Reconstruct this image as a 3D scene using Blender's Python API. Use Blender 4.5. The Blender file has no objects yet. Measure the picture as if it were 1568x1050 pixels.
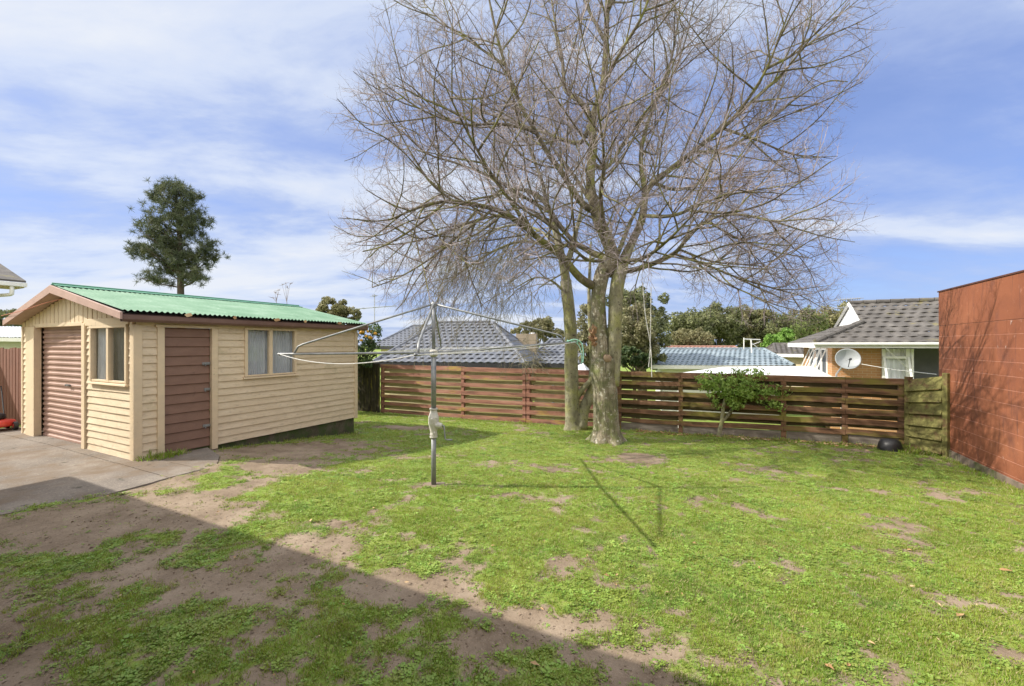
import bpy, math, random
import numpy as np
from mathutils import Vector, Matrix, noise
R = math.radians
random.seed(7); RNG = np.random.default_rng(11)
sc = bpy.context.scene
col = sc.collection

# ------------------------------------------------------------------ camera, sky, sun, exposure
F = 650.0; CX = 784.0; CY = 527.0; EYE = 1.75
cam_d = bpy.data.cameras.new("camera"); cam = bpy.data.objects.new("camera", cam_d); col.objects.link(cam)
cam.location = (0, 0, EYE); cam.rotation_euler = (R(90), 0, 0)
cam_d.sensor_width = 36; cam_d.lens = 36 * F / 1568; cam_d.shift_y = 2 / 1568
cam_d.clip_start = .05; cam_d.clip_end = 2000
sc.camera = cam

SUN_EL = R(39); SUN_DIR = Vector((-math.cos(SUN_EL) * .9986, -.052 * math.cos(SUN_EL), math.sin(SUN_EL)))   # towards the sun
w = bpy.data.worlds.new("World"); sc.world = w; w.use_nodes = True
nt = w.node_tree; nt.nodes.clear()
def N(nt, t, **kw):
    n = nt.nodes.new(t)
    for k, v in kw.items():
        if k.startswith('i_'):
            n.inputs[k[2:].replace('_', ' ')].default_value = v
        else: setattr(n, k, v)
    return n
def mth(nt, op, a, b=None, c=None, clamp=False):
    n = nt.nodes.new('ShaderNodeMath'); n.operation = op; n.use_clamp = clamp
    for i, v in enumerate((a, b, c)):
        if v is None: continue
        if isinstance(v, (int, float)): n.inputs[i].default_value = v
        else: nt.links.new(v, n.inputs[i])
    return n.outputs[0]
def ramp(nt, fac, stops, interp='LINEAR'):
    n = nt.nodes.new('ShaderNodeValToRGB'); n.color_ramp.interpolation = interp
    el = n.color_ramp.elements
    while len(el) > 1: el.remove(el[-1])
    for i, (p, c) in enumerate(stops):
        e = el[0] if i == 0 else el.new(p)
        e.position = p
        e.color = (c, c, c, 1) if isinstance(c, (int, float)) else (*c, 1)
    nt.links.new(fac, n.inputs[0]); return n.outputs[0]
def mixc(nt, fac, a, b, mode='MIX'):
    n = nt.nodes.new('ShaderNodeMix'); n.data_type = 'RGBA'; n.blend_type = mode
    for i, v in ((0, fac), (6, a), (7, b)):
        if isinstance(v, (int, float)): n.inputs[i].default_value = v
        elif isinstance(v, tuple): n.inputs[i].default_value = (*v, 1) if len(v) == 3 else v
        else: nt.links.new(v, n.inputs[i])
    return n.outputs[2]
sky = N(nt, 'ShaderNodeTexSky', sky_type='NISHITA', sun_disc=False, sun_elevation=SUN_EL, sun_rotation=R(270), air_density=1.0, dust_density=.6, ozone_density=1.5)
tc = N(nt, 'ShaderNodeTexCoord')
sep = N(nt, 'ShaderNodeSeparateXYZ'); nt.links.new(tc.outputs['Generated'], sep.inputs[0])
# clouds lie on a high flat layer: direction / height
hz = mth(nt, 'ADD', mth(nt, 'MAXIMUM', sep.outputs[2], 0.0), .16)
cx_ = mth(nt, 'DIVIDE', sep.outputs[0], hz); cy_ = mth(nt, 'DIVIDE', sep.outputs[1], hz)
cmb = N(nt, 'ShaderNodeCombineXYZ'); nt.links.new(cx_, cmb.inputs[0]); nt.links.new(cy_, cmb.inputs[1])
mp = N(nt, 'ShaderNodeMapping'); nt.links.new(cmb.outputs[0], mp.inputs[0])
mp.inputs['Location'].default_value = (3.1, 1.7, 0); mp.inputs['Rotation'].default_value = (0, 0, R(-28)); mp.inputs['Scale'].default_value = (.55, 1.0, 1)
n1 = N(nt, 'ShaderNodeTexNoise', i_Scale=.95, i_Detail=8, i_Roughness=.55, i_Distortion=.4); nt.links.new(mp.outputs[0], n1.inputs['Vector'])
n2 = N(nt, 'ShaderNodeTexNoise', i_Scale=2.3, i_Detail=8, i_Roughness=.6, i_Distortion=.3); nt.links.new(mp.outputs[0], n2.inputs['Vector'])
nn = mth(nt, 'ADD', mth(nt, 'MULTIPLY', n1.outputs[0], .62), mth(nt, 'MULTIPLY', n2.outputs[0], .40))
# the cloud bank is thicker to the left (west) and thin at the right
left = mth(nt, 'MULTIPLY', sep.outputs[0], -.075)
low = mth(nt, 'MULTIPLY', mth(nt, 'SUBTRACT', .25, sep.outputs[2], clamp=True), .12)
cf = mth(nt, 'ADD', mth(nt, 'ADD', nn, left), low)
cov = ramp(nt, cf, [(.34, .38), (.44, .66), (.54, .90), (.68, 1.0)])
ccol = ramp(nt, cf, [(.40, (.42, .55, .95)), (.50, (.56, .68, 1.0)), (.57, (.80, .89, 1.08)), (.66, (.94, .99, 1.09))])
# unseen bright cloud deck added overhead and behind the viewpoint to fill the shade
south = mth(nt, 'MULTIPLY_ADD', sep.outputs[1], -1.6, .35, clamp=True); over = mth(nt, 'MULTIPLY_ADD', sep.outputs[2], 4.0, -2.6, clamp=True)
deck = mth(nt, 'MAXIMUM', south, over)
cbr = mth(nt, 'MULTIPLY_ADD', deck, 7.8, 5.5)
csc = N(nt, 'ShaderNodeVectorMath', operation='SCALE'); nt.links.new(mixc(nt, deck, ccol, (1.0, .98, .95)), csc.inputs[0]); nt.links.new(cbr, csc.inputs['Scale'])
tint = mixc(nt, 1.0, sky.outputs[0], ramp(nt, sep.outputs[2], [(0.0, (.62, .70, 1.0)), (.22, (.72, .80, 1.12)), (.6, (.95, .95, 1.25))]), 'MULTIPLY')
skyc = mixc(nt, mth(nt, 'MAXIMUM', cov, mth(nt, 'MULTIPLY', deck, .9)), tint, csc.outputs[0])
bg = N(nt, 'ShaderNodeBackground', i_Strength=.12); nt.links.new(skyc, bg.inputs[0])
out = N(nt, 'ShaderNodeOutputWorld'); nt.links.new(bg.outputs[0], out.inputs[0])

sun_d = bpy.data.lights.new("sun", 'SUN'); sun = bpy.data.objects.new("sun", sun_d); col.objects.link(sun)
sun_d.energy = 5.0; sun_d.angle = R(.5); sun_d.color = (1, .93, .82)
sun.rotation_euler = SUN_DIR.to_track_quat('Z', 'Y').to_euler(); sun.location = (-8, -8, 12)
sc.view_settings.view_transform = 'Standard'; sc.view_settings.look = 'None'
sc.view_settings.exposure = .42; sc.view_settings.gamma = 1

# ------------------------------------------------------------------ frames and helpers
C_, S_ = .894, .448            # the yard's own axes: r to the right, b to the back, turned 26.6 degrees
def Y(r, b, z=0.0): return Vector((r * C_ + b * S_, -r * S_ + b * C_, z))
def RB(x, y): return x * C_ - y * S_, x * S_ + y * C_
def lerp_tab(t, x):
    if x <= t[0][0]: return t[0][1]
    for (a, va), (b, vb) in zip(t, t[1:]):
        if x <= b:
            q = (x - a) / (b - a); return va + (vb - va) * q
    return t[-1][1]
TR = [(2.5, 0), (4, -.05), (8, -.26), (11.3, -.355), (12.5, -.45), (15, -1.3), (18, -1.7), (30, -1.9)]
TL = [(3.6, 0), (5.5, -.20), (7.5, -.42), (11.3, -.66), (12.5, -.75), (15, -1.4), (18, -1.7), (30, -1.9)]
def gz(x, y):
    r, b = RB(x, y)
    f = min(1, max(0, (r + 9) / 12))
    z = lerp_tab(TL, b) * (1 - f) + lerp_tab(TR, b) * f
    if r < -9 and b < 5.5: z = z * max(0, 1 - (-9 - r) / 1.2) if r > -10.2 else -.02 * 0
    return z
def px(u, v, y): return Vector(((u - CX) / F * y, y, EYE + (CY - v) / F * y))
def G(u, v):
    z = 0
    for _ in range(30):
        y = (EYE - z) * F / (v - CY); x = (u - CX) / F * y; z = .5 * z + .5 * gz(x, y)
    return Vector((x, y, z))

MATS = {}
def mat(name, stops, scale=6, stretch=(1, 1, 1), detail=6, rough=.8, bump=.0, bscale=60, metal=0, rot=0, spots=None, dist=0, spec=None, bstretch=(1, 1, 1), trans=0, rnd=0):
    """procedural material: ramp of colours over stretched noise in yard-aligned world space; spots = (colour, scale, lo, hi) second layer(s)"""
    m = bpy.data.materials.new(name); m.use_nodes = True; nt = m.node_tree; MATS[name] = m
    b = nt.nodes['Principled BSDF']; b.inputs['Roughness'].default_value = rough; b.inputs['Metallic'].default_value = metal
    if spec is not None: b.inputs['Specular IOR Level'].default_value = spec
    g = nt.nodes.new('ShaderNodeNewGeometry')
    mpr = N(nt, 'ShaderNodeMapping'); mpr.inputs['Rotation'].default_value = (0, 0, R(26.6) if rot == 0 else rot); nt.links.new(g.outputs['Position'], mpr.inputs[0])
    mp = N(nt, 'ShaderNodeMapping'); mp.inputs['Scale'].default_value = stretch; nt.links.new(mpr.outputs[0], mp.inputs[0])
    n = N(nt, 'ShaderNodeTexNoise', i_Scale=scale, i_Detail=detail, i_Roughness=.6, i_Distortion=dist); nt.links.new(mp.outputs[0], n.inputs['Vector'])
    k = len(stops)
    c = ramp(nt, n.outputs[0], [(.3 + .4 * i / max(1, k - 1), s) for i, s in enumerate(stops)])
    for sp in (spots or []):
        colr, ssc, lo, hi = sp[:4]; st = sp[4] if len(sp) > 4 else (1, 1, 1)
        mp2 = N(nt, 'ShaderNodeMapping'); mp2.inputs['Scale'].default_value = st; mp2.inputs['Location'].default_value = (5.3 * ssc, 2.1, 7.7); nt.links.new(mpr.outputs[0], mp2.inputs[0])
        n2 = N(nt, 'ShaderNodeTexNoise', i_Scale=ssc, i_Detail=7, i_Roughness=.65); nt.links.new(mp2.outputs[0], n2.inputs['Vector'])
        f = ramp(nt, n2.outputs[0], [(lo, 0.0), (hi, 1.0)])
        c = mixc(nt, f, c, colr)
    if rnd:
        oi = N(nt, 'ShaderNodeObjectInfo'); hs = N(nt, 'ShaderNodeHueSaturation'); nt.links.new(c, hs.inputs['Color'])
        nt.links.new(mth(nt, 'MULTIPLY_ADD', oi.outputs['Random'], .06 * rnd, .5 - .03 * rnd), hs.inputs['Hue'])
        nt.links.new(mth(nt, 'MULTIPLY_ADD', oi.outputs['Random'], .5 * rnd, 1 - .25 * rnd), hs.inputs['Value']); c = hs.outputs[0]
    nt.links.new(c, b.inputs['Base Color'])
    if bump:
        mp3 = N(nt, 'ShaderNodeMapping'); mp3.inputs['Scale'].default_value = bstretch; nt.links.new(mpr.outputs[0], mp3.inputs[0])
        n3 = N(nt, 'ShaderNodeTexNoise', i_Scale=bscale, i_Detail=5, i_Roughness=.65); nt.links.new(mp3.outputs[0], n3.inputs['Vector'])
        bp = N(nt, 'ShaderNodeBump', i_Strength=bump, i_Distance=.02); nt.links.new(n3.outputs[0], bp.inputs['Height']); nt.links.new(bp.outputs[0], b.inputs['Normal'])
    if trans:
        tr = N(nt, 'ShaderNodeBsdfTranslucent'); nt.links.new(c, tr.inputs[0])
        ms = N(nt, 'ShaderNodeMixShader', i_Fac=trans); nt.links.new(b.outputs[0], ms.inputs[1]); nt.links.new(tr.outputs[0], ms.inputs[2])
        nt.links.new(ms.outputs[0], nt.nodes['Material Output'].inputs[0])
    return m

def worldloc(o):
    v = Vector((0, 0, 0))
    while o is not None: v += o.location; o = o.parent
    return v
class MB:
    def __init__(s): s.v = []; s.f = []
    def add(s, vs, fs):
        o = len(s.v); s.v.extend(tuple(q) for q in vs); s.f.extend(tuple(i + o for i in f) for f in fs); return s
    def frame(s, o, a, b, c):        # box from corner o with edge vectors
        o, a, b, c = map(Vector, (o, a, b, c))
        if a.cross(b).dot(c) < 0: a, b = b, a
        p = [o, o + a, o + a + b, o + b]; p += [q + c for q in p]
        return s.add(p, [(3, 2, 1, 0), (4, 5, 6, 7), (0, 1, 5, 4), (1, 2, 6, 5), (2, 3, 7, 6), (3, 0, 4, 7)])
    def ybox(s, r0, r1, b0, b1, z0, z1, fn=None):
        fn = fn or Y
        p = [fn(r0, b0, z0), fn(r1, b0, z0), fn(r1, b1, z0), fn(r0, b1, z0), fn(r0, b0, z1), fn(r1, b0, z1), fn(r1, b1, z1), fn(r0, b1, z1)]
        return s.add(p, [(3, 2, 1, 0), (4, 5, 6, 7), (0, 1, 5, 4), (1, 2, 6, 5), (2, 3, 7, 6), (3, 0, 4, 7)])
    def tube(s, pts, rad, k=8, cap=True, wob=0):
        pts = [Vector(p) for p in pts]; n = len(pts); o = len(s.v)
        if isinstance(rad, (int, float)): rad = [rad] * n
        if len(rad) != n: rad = list(np.interp(np.linspace(0, 1, n), np.linspace(0, 1, len(rad)), rad))
        up = Vector((.13, .31, .94)); prev = None
        for i, p in enumerate(pts):
            d = (pts[min(i + 1, n - 1)] - pts[max(i - 1, 0)])
            if d.length < 1e-9: d = Vector((0, 0, 1))
            d.normalize()
            if prev is None: a = d.cross(up if abs(d.dot(up)) < .95 else Vector((1, 0, 0)))
            else: a = prev - d * prev.dot(d)
            if a.length < 1e-6: a = d.orthogonal()
            a.normalize(); prev = a; b = d.cross(a)
            for j in range(k):
                t = 2 * math.pi * j / k
                rr = rad[i]
                if wob: rr *= 1 + wob * noise.noise(Vector((p.x * 3 + math.cos(t) * 1.3, p.y * 3 + math.sin(t) * 1.3, p.z * 1.3)))
                s.v.append(tuple(p + (a * math.cos(t) + b * math.sin(t)) * rr))
        for i in range(n - 1):
            for j in range(k):
                j2 = (j + 1) % k
                s.f.append((o + i * k + j, o + i * k + j2, o + (i + 1) * k + j2, o + (i + 1) * k + j))
        if cap:
            s.f.append(tuple(o + j for j in reversed(range(k)))); s.f.append(tuple(o + (n - 1) * k + j for j in range(k)))
        return s
    def build(s, name, m, parent=None, loc=None, smooth=False, bev=0):
        me = bpy.data.meshes.new(name)
        base = worldloc(parent) if parent else (Vector(loc) if loc is not None else Vector((0, 0, 0)))
        v = np.array(s.v, dtype=np.float64) - np.array(base)
        me.from_pydata(v.tolist(), [], s.f); me.update()
        if smooth: me.polygons.foreach_set('use_smooth', [True] * len(me.polygons))
        o = bpy.data.objects.new(name, me); col.objects.link(o)
        if m: me.materials.append(m)
        if parent: o.parent = parent
        elif loc is not None: o.location = loc
        if bev:
            b = o.modifiers.new('bevel', 'BEVEL'); b.width = bev; b.segments = 2; b.limit_method = 'ANGLE'
        return o
def tag(o, label=None, cat=None, group=None, kind=None):
    if label: o['label'] = label
    if cat: o['category'] = cat
    if group: o['group'] = group
    if kind: o['kind'] = kind
    return o
def thing(name, loc, label, cat, group=None):
    o = bpy.data.objects.new(name, None); o.location = loc; o.empty_display_size = .2; col.objects.link(o); bpy.context.view_layer.update()
    return tag(o, label, cat, group)
def bez(pts, n=6):          # Catmull-Rom through points
    P = [Vector(p) for p in pts]; P = [P[0] * 2 - P[1]] + P + [P[-1] * 2 - P[-2]]; o = []
    for i in range(1, len(P) - 2):
        for k in range(n):
            t = k / n; a, b, c, d = P[i - 1], P[i], P[i + 1], P[i + 2]
            o.append(.5 * ((2 * b) + (c - a) * t + (2 * a - 5 * b + 4 * c - d) * t * t + (3 * b - a - 3 * c + d) * t ** 3))
    o.append(P[-2]); return o

# ------------------------------------------------------------------ materials
CREAM = (.645, .53, .375); CREAM2 = (.60, .49, .345)
M_clad = mat('cream_weatherboard', [(.59, .475, .33), CREAM, (.69, .575, .42)], 3, (1, 1, 3), rough=.6, bump=.15, bscale=30, spots=[((.40, .32, .22), 9, .54, .78, (1, 1, 3)), ((.30, .27, .12), 1.6, .60, .78), ((.35, .26, .18), 40, .66, .74)])
M_trim = mat('cream_trim', [CREAM2, (.70, .56, .38)], 5, rough=.55, bump=.15, bscale=40, spots=[((.25, .20, .13), 12, .63, .75)])
M_mauve = mat('mauve_brown_paint', [(.36, .24, .20), (.44, .30, .25)], 4, rough=.55, bump=.1, bscale=30)
M_soffit = mat('soffit_board', [(.40, .28, .21), (.47, .34, .26)], 4, rough=.7)
M_roller = mat('mauve_roller_steel', [(.27, .165, .13), (.32, .20, .16), (.37, .24, .195)], 3, (1, 1, .5), rough=.42, spots=[((.48, .36, .31), 14, .66, .8, (1, 1, 4))])
M_sdoor = mat('brown_door_board', [(.18, .10, .07), (.225, .13, .092)], 4, (1, 1, 3), rough=.6, bump=.15, spots=[((.10, .055, .04), 7, .6, .8)])
M_gutter = mat('brown_gutter', [(.12, .065, .05), (.17, .10, .08)], 4, rough=.5, spots=[((.30, .24, .2), 14, .68, .76)])
M_green = mat('green_corrugated_iron', [(.115, .215, .145), (.155, .265, .185), (.21, .315, .24)], 2.2, (1, 1, 1), rough=.75, spec=.15, spots=[((.12, .25, .17), 22, .64, .74), ((.42, .55, .42), 5, .62, .85)])
M_green_d = mat('green_ridge_iron', [(.07, .22, .14), (.10, .28, .18)], 4, rough=.5)
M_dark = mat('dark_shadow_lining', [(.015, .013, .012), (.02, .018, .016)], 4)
M_conc = mat('driveway_concrete', [(.13, .112, .095), (.20, .172, .145), (.27, .235, .195)], 1.3, rough=.9, bump=.5, bscale=90, detail=9, spots=[((.14, .12, .095), 1.1, .55, .75), ((.36, .31, .26), 45, .54, .72), ((.10, .085, .07), 33, .56, .74), ((.17, .125, .085), 1.5, .46, .62), ((.06, .055, .04), 5, .60, .70), ((.10, .11, .05), 3.1, .66, .8)])
M_foot = mat('mossy_foundation', [(.05, .045, .03), (.09, .075, .05), (.13, .12, .09)], 5, rough=.95, bump=.6, bscale=30, spots=[((.05, .075, .02), 4, .42, .6)])
M_glass = bpy.data.materials.new('window_glass'); M_glass.use_nodes = True
_n = M_glass.node_tree; _b = _n.nodes['Principled BSDF']; _b.inputs['Roughness'].default_value = .04; _b.inputs['Base Color'].default_value = (.9, .95, 1, 1)
_t = N(_n, 'ShaderNodeBsdfTransparent'); _t.inputs[0].default_value = (.95, .97, .98, 1); _g = N(_n, 'ShaderNodeBsdfGlossy', i_Roughness=.03); _ms = N(_n, 'ShaderNodeMixShader')
_fr = N(_n, 'ShaderNodeLayerWeight', i_Blend=.5); _n.links.new(mth(_n, 'MULTIPLY_ADD', mth(_n, 'POWER', _fr.outputs['Facing'], 4.0), .9, .045, clamp=True), _ms.inputs[0]); _n.links.new(_t.outputs[0], _ms.inputs[1]); _n.links.new(_g.outputs[0], _ms.inputs[2]); _n.links.new(_ms.outputs[0], _n.nodes['Material Output'].inputs[0])
M_curtain = mat('net_curtain', [(.55, .58, .64), (.78, .80, .84)], 3, rough=.9, trans=.35)
M_curt_d = mat('dark_room_backing', [(.02, .024, .027), (.06, .07, .075), (.16, .18, .19)], 5, (1, 1, .4), rough=.9)  # dark tones painted in for the unlit room behind the glass
M_steel = mat('galvanised_steel', [(.16, .17, .175), (.24, .25, .255), (.33, .335, .335)], 8, rough=.5, metal=.35, spots=[((.18, .13, .09), 16, .68, .78)])
M_cast = mat('painted_casting', [(.42, .41, .37), (.58, .56, .50)], 14, rough=.6, spots=[((.22, .15, .10), 20, .60, .72)])
M_wire = mat('white_line_wire', [(.55, .55, .52), (.75, .75, .72)], 12, rough=.6)
M_rope = mat('green_rope', [(.20, .50, .36), (.42, .70, .58)], 40, rough=.9)
M_fence = mat('brown_stained_fence', [(.085, .043, .022), (.18, .095, .052), (.30, .17, .10)], 3, (.35, 1, 4), rough=.85, bump=.35, bscale=25, bstretch=(.2, 1, 3), spots=[((.20, .175, .035), 1.7, .48, .62, (.6, 1, 2)), ((.03, .02, .012), 5, .56, .72, (.3, 1, 4)), ((.04, .03, .018), 2.3, .56, .75, (.4, 1, 2))])
M_fence_l = mat('red_stained_fence', [(.15, .065, .045), (.28, .13, .09), (.38, .20, .15)], 3, (.35, 1, 4), rough=.85, bump=.35, bscale=25, bstretch=(.2, 1, 3), spots=[((.38, .27, .05), 1.9, .58, .70, (.6, 1, 3)), ((.08, .04, .025), 3.3, .52, .72, (.4, 1, 3))])
M_fence_b = mat('lichen_rear_board', [(.04, .034, .014), (.085, .07, .028), (.15, .125, .05)], 4, (.35, 1, 4), rough=.9, bump=.3, bscale=25)
M_fence_bl = mat('olive_rear_board', [(.24, .22, .09), (.36, .33, .15), (.45, .38, .22)], 4, (.35, 1, 4), rough=.9, bump=.3, bscale=25)
M_fence_g = mat('mossy_green_board', [(.09, .075, .025), (.19, .175, .055), (.29, .27, .09)], 6, (1, 1, .6), rough=.9, bump=.4, bscale=30, spots=[((.13, .06, .035), 3.5, .52, .66, (1, 1, 1.4)), ((.05, .04, .015), 7, .6, .75, (3, 3, .7))])
M_pale = mat('dark_mossy_paling', [(.012, .009, .006), (.035, .027, .013), (.07, .06, .02)], 5, (4, 4, .5), rough=.95, bump=.4, bscale=30, spots=[((.22, .18, .02), 2.5, .58, .7, (3, 3, .6))])
M_pale_l = mat('red_brown_paling', [(.13, .055, .035), (.20, .085, .055)], 4, (3, 3, .5), rough=.8, bump=.3, bscale=30)
M_base = mat('grey_kick_board', [(.13, .11, .085), (.22, .19, .16), (.30, .27, .23)], 5, (.4, 1, 2), rough=.9, bump=.4)
M_bark = mat('mottled_grey_bark', [(.12, .10, .065), (.25, .215, .15), (.38, .34, .26)], 9, (1, 1, .45), rough=.95, bump=1.0, bscale=34, bstretch=(1, 1, .22), spots=[((.17, .185, .07), 3.2, .48, .62), ((.52, .50, .42), 13, .56, .62), ((.09, .075, .055), 30, .50, .66, (1, 1, .18)), ((.12, .125, .06), 2.4, .50, .66)])
M_bark2 = mat('lichen_green_bark', [(.12, .11, .065), (.24, .225, .145), (.36, .345, .245)], 8, (1, 1, .5), rough=.95, bump=.7, bscale=26, bstretch=(1, 1, .35), spots=[((.28, .28, .11), 3.0, .46, .62), ((.05, .04, .03), 17, .57, .66)])
M_limb = mat('limb_bark', [(.05, .04, .027), (.115, .095, .062), (.22, .19, .13)], 10, rough=.95, bump=.6, bscale=40, spots=[((.18, .18, .05), 4, .48, .62)])
M_twig = mat('purple_brown_twigs', [(.15, .12, .115), (.27, .225, .22), (.42, .37, .36)], 2.2, rough=.9, spots=[((.21, .125, .10), 1.3, .58, .72)])
M_twig2 = mat('olive_grey_twigs', [(.17, .145, .10), (.28, .25, .185), (.40, .37, .29)], 2.2, rough=.9, spots=[((.26, .23, .09), 1.1, .5, .66)])
def leafmat(name, a, b, c, sc_=.8, trans=.3): return mat(name, [a, b, c], sc_ * 1.6, rough=.6, detail=8, trans=trans)
M_pine = leafmat('pine_needles', (.05, .065, .035), (.09, .11, .055), (.17, .17, .09), .9)
M_oak = leafmat('dark_evergreen_leaves', (.06, .08, .03), (.14, .155, .06), (.27, .28, .12), 1.1)
M_oak2 = leafmat('brown_green_leaves', (.09, .095, .04), (.20, .19, .08), (.33, .30, .15), .6)
M_shrub = leafmat('grey_olive_leaves', (.12, .12, .055), (.22, .21, .10), (.34, .32, .18), 1.2)
M_bright = leafmat('bright_green_leaves', (.10, .21, .03), (.18, .33, .05), (.27, .42, .09), 1.2)
M_bamboo = leafmat('bamboo_leaves', (.13, .18, .05), (.22, .28, .08), (.31, .36, .12), 1.2)
M_citrus = leafmat('citrus_leaves', (.03, .055, .02), (.07, .12, .035), (.17, .21, .08), 5)
M_hedge = leafmat('young_tree_leaves', (.14, .24, .04), (.25, .38, .07), (.38, .50, .13), 6, .3)
M_orange = mat('orange_peel', [(.50, .24, .02), (.60, .34, .03)], 10, rough=.5)
M_tile_g = mat('blue_grey_tiles', [(.10, .11, .135), (.135, .145, .17), (.17, .18, .205)], 3, rough=.55, bump=.1)
M_tile_b = mat('pale_blue_tiles', [(.15, .195, .225), (.20, .25, .285), (.25, .30, .335)], 2, rough=.55)
M_tile_d = mat('weathered_brown_tiles', [(.06, .055, .05), (.095, .087, .08), (.135, .125, .115)], 2.5, rough=.85, bump=.3, spots=[((.19, .165, .06), 1.6, .60, .72), ((.04, .035, .03), 3, .58, .7)])
M_white = mat('white_paint', [(.70, .70, .67), (.80, .79, .76)], 4, rough=.5, spots=[((.5, .5, .42), 7, .62, .8)])
M_white2 = mat('white_sheet_roof', [(.74, .75, .76), (.82, .82, .82)], 2, rough=.5)
M_red = mat('red_painted_blocks', [(.205, .066, .032), (.265, .088, .040), (.325, .118, .056)], .9, (1, 1, 1.3), rough=.82, bump=.25, bscale=70, spots=[((.15, .055, .038), 2.0, .54, .74, (1, 1, .6)), ((.42, .22, .16), 6, .63, .78), ((.40, .16, .09), 18, .60, .75, (1, 1, .8)), ((.13, .05, .035), 5, .56, .74, (3, 3, .22))])
M_block = mat('bare_block_footing', [(.14, .12, .10), (.22, .17, .13), (.27, .20, .15)], 4, rough=.95, bump=.5, spots=[((.10, .12, .03), 2, .48, .62)])
M_cap = mat('dark_capping', [(.08, .03, .022), (.12, .045, .03)], 4, rough=.7)
M_plaster = mat('cream_plaster', [(.52, .43, .28), (.60, .50, .34)], 3, rough=.8)
M_black = mat('black_plastic', [(.012, .012, .013), (.02, .02, .022)], 4, rough=.45)
M_redp = mat('red_engine_cover', [(.45, .03, .02), (.55, .05, .03)], 4, rough=.35)
M_dish = mat('dish_grey', [(.26, .28, .29), (.34, .36, .37)], 5, rough=.5, spots=[((.3, .3, .3), 9, .62, .75)])
M_antenna = mat('antenna_alloy', [(.30, .31, .32), (.42, .43, .44)], 5, rough=.4, metal=.5)
M_galv = mat('weathered_white_iron', [(.62, .65, .68), (.74, .76, .78)], 2, rough=.45)
# brick wall
def brickmat(name, c1, c2, cm, axis_rot=R(26.6)):
    m = bpy.data.materials.new(name); m.use_nodes = True; nt = m.node_tree; b = nt.nodes['Principled BSDF']; b.inputs['Roughness'].default_value = .9
    g = nt.nodes.new('ShaderNodeNewGeometry'); mp = N(nt, 'ShaderNodeMapping'); mp.inputs['Rotation'].default_value = (0, 0, axis_rot); nt.links.new(g.outputs['Position'], mp.inputs[0])
    se = N(nt, 'ShaderNodeSeparateXYZ'); nt.links.new(mp.outputs[0], se.inputs[0]); cm_ = N(nt, 'ShaderNodeCombineXYZ')
    nt.links.new(mth(nt, 'ADD', se.outputs[0], se.outputs[1]), cm_.inputs[0]); nt.links.new(se.outputs[2], cm_.inputs[1])
    br = N(nt, 'ShaderNodeTexBrick', i_Scale=1.0); nt.links.new(cm_.outputs[0], br.inputs['Vector'])
    for k, v in (('Color1', c1), ('Color2', c2), ('Mortar', cm)): br.inputs[k].default_value = (*v, 1)
    br.inputs['Mortar Size'].default_value = .006; br.inputs['Brick Width'].default_value = .24; br.inputs['Row Height'].default_value = .085
    nt.links.new(br.outputs[0], b.inputs['Base Color']); return m
M_brick = brickmat('tan_brickwork', (.42, .22, .09), (.34, .17, .07), (.40, .30, .20))
M_brick2 = brickmat('red_brickwork', (.40, .20, .14), (.34, .16, .11), (.5, .4, .33))

# ------------------------------------------------------------------ ground
# bare-earth patches: (u, v, half width, half height, strength) located on the lawn, evaluated as soft ellipses
BL = [(90, 803, 150, 26, 1.4), (250, 775, 120, 30, 1.5), (330, 785, 62, 22, 1.5), (225, 738, 120, 14, 1.3), (300, 722, 50, 10, 1.2), (440, 692, 110, 18, 1.3), (520, 684, 70, 14, .9), (400, 712, 50, 9, 1.2),
      (340, 895, 105, 40, 1.4), (420, 858, 95, 28, 1.4), (250, 880, 90, 20, .9), (120, 842, 100, 14, .9), (630, 900, 110, 20, 1.2), (760, 935, 90, 20, 1.1), (700, 985, 80, 22, 1.0),
      (860, 955, 70, 16, .9), (960, 1000, 90, 22, .9), (1000, 1040, 60, 18, .9), (600, 965, 70, 18, .8), (480, 830, 70, 14, 1.1), (215, 1000, 90, 22, .9), (60, 1035, 60, 14, .8), (370, 980, 80, 22, .8),
      (985, 703, 52, 7, 1.2), (1215, 722, 45, 7, .75), (1290, 692, 60, 7, .7), (1440, 760, 30, 9, 1.1), (1425, 748, 40, 5, .7), (1525, 862, 30, 8, .9), (1085, 912, 36, 16, .8), (1480, 925, 50, 10, .7),
      (1540, 912, 30, 9, .9), (1045, 798, 20, 5, .8), (960, 812, 80, 7, .45), (664, 742, 14, 3, 1.6), (590, 700, 60, 8, .5), (1180, 960, 90, 12, .55), (620, 655, 50, 5, .6), (1250, 1000, 80, 14, .5), (500, 1010, 90, 16, .55), (840, 640, 40, 4, .4), (780, 648, 40, 4, .4),
      (1120, 850, 60, 6, .35), (560, 720, 60, 7, .35), (840, 880, 60, 10, .4), (1380, 860, 60, 7, .4), (1300, 900, 80, 8, .3)]
BW = []
for (u, v, a, b_, s_) in BL:
    c = G(u, v); ex = G(u + a, v); ey = G(u, max(v - b_, 545)); BW.append((c.x, c.y, abs(ex.x - c.x), max(.06, abs(ey.y - c.y)), s_))
BWa = np.array(BW)
def n2(x, y, s, o=0): return noise.fractal(Vector((x * s, y * s, o)), 1.0, 2.0, 4)
def gf(x, y, bb=None):          # height of the lawn with its small bumps
    if bb is None: bb = bare(x, y)
    return gz(x, y) + .016 * n2(x, y, .9, 9) + .006 * n2(x, y, 6, 5) - .012 * max(0, min(1, (bb - .4) * 3))
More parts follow.
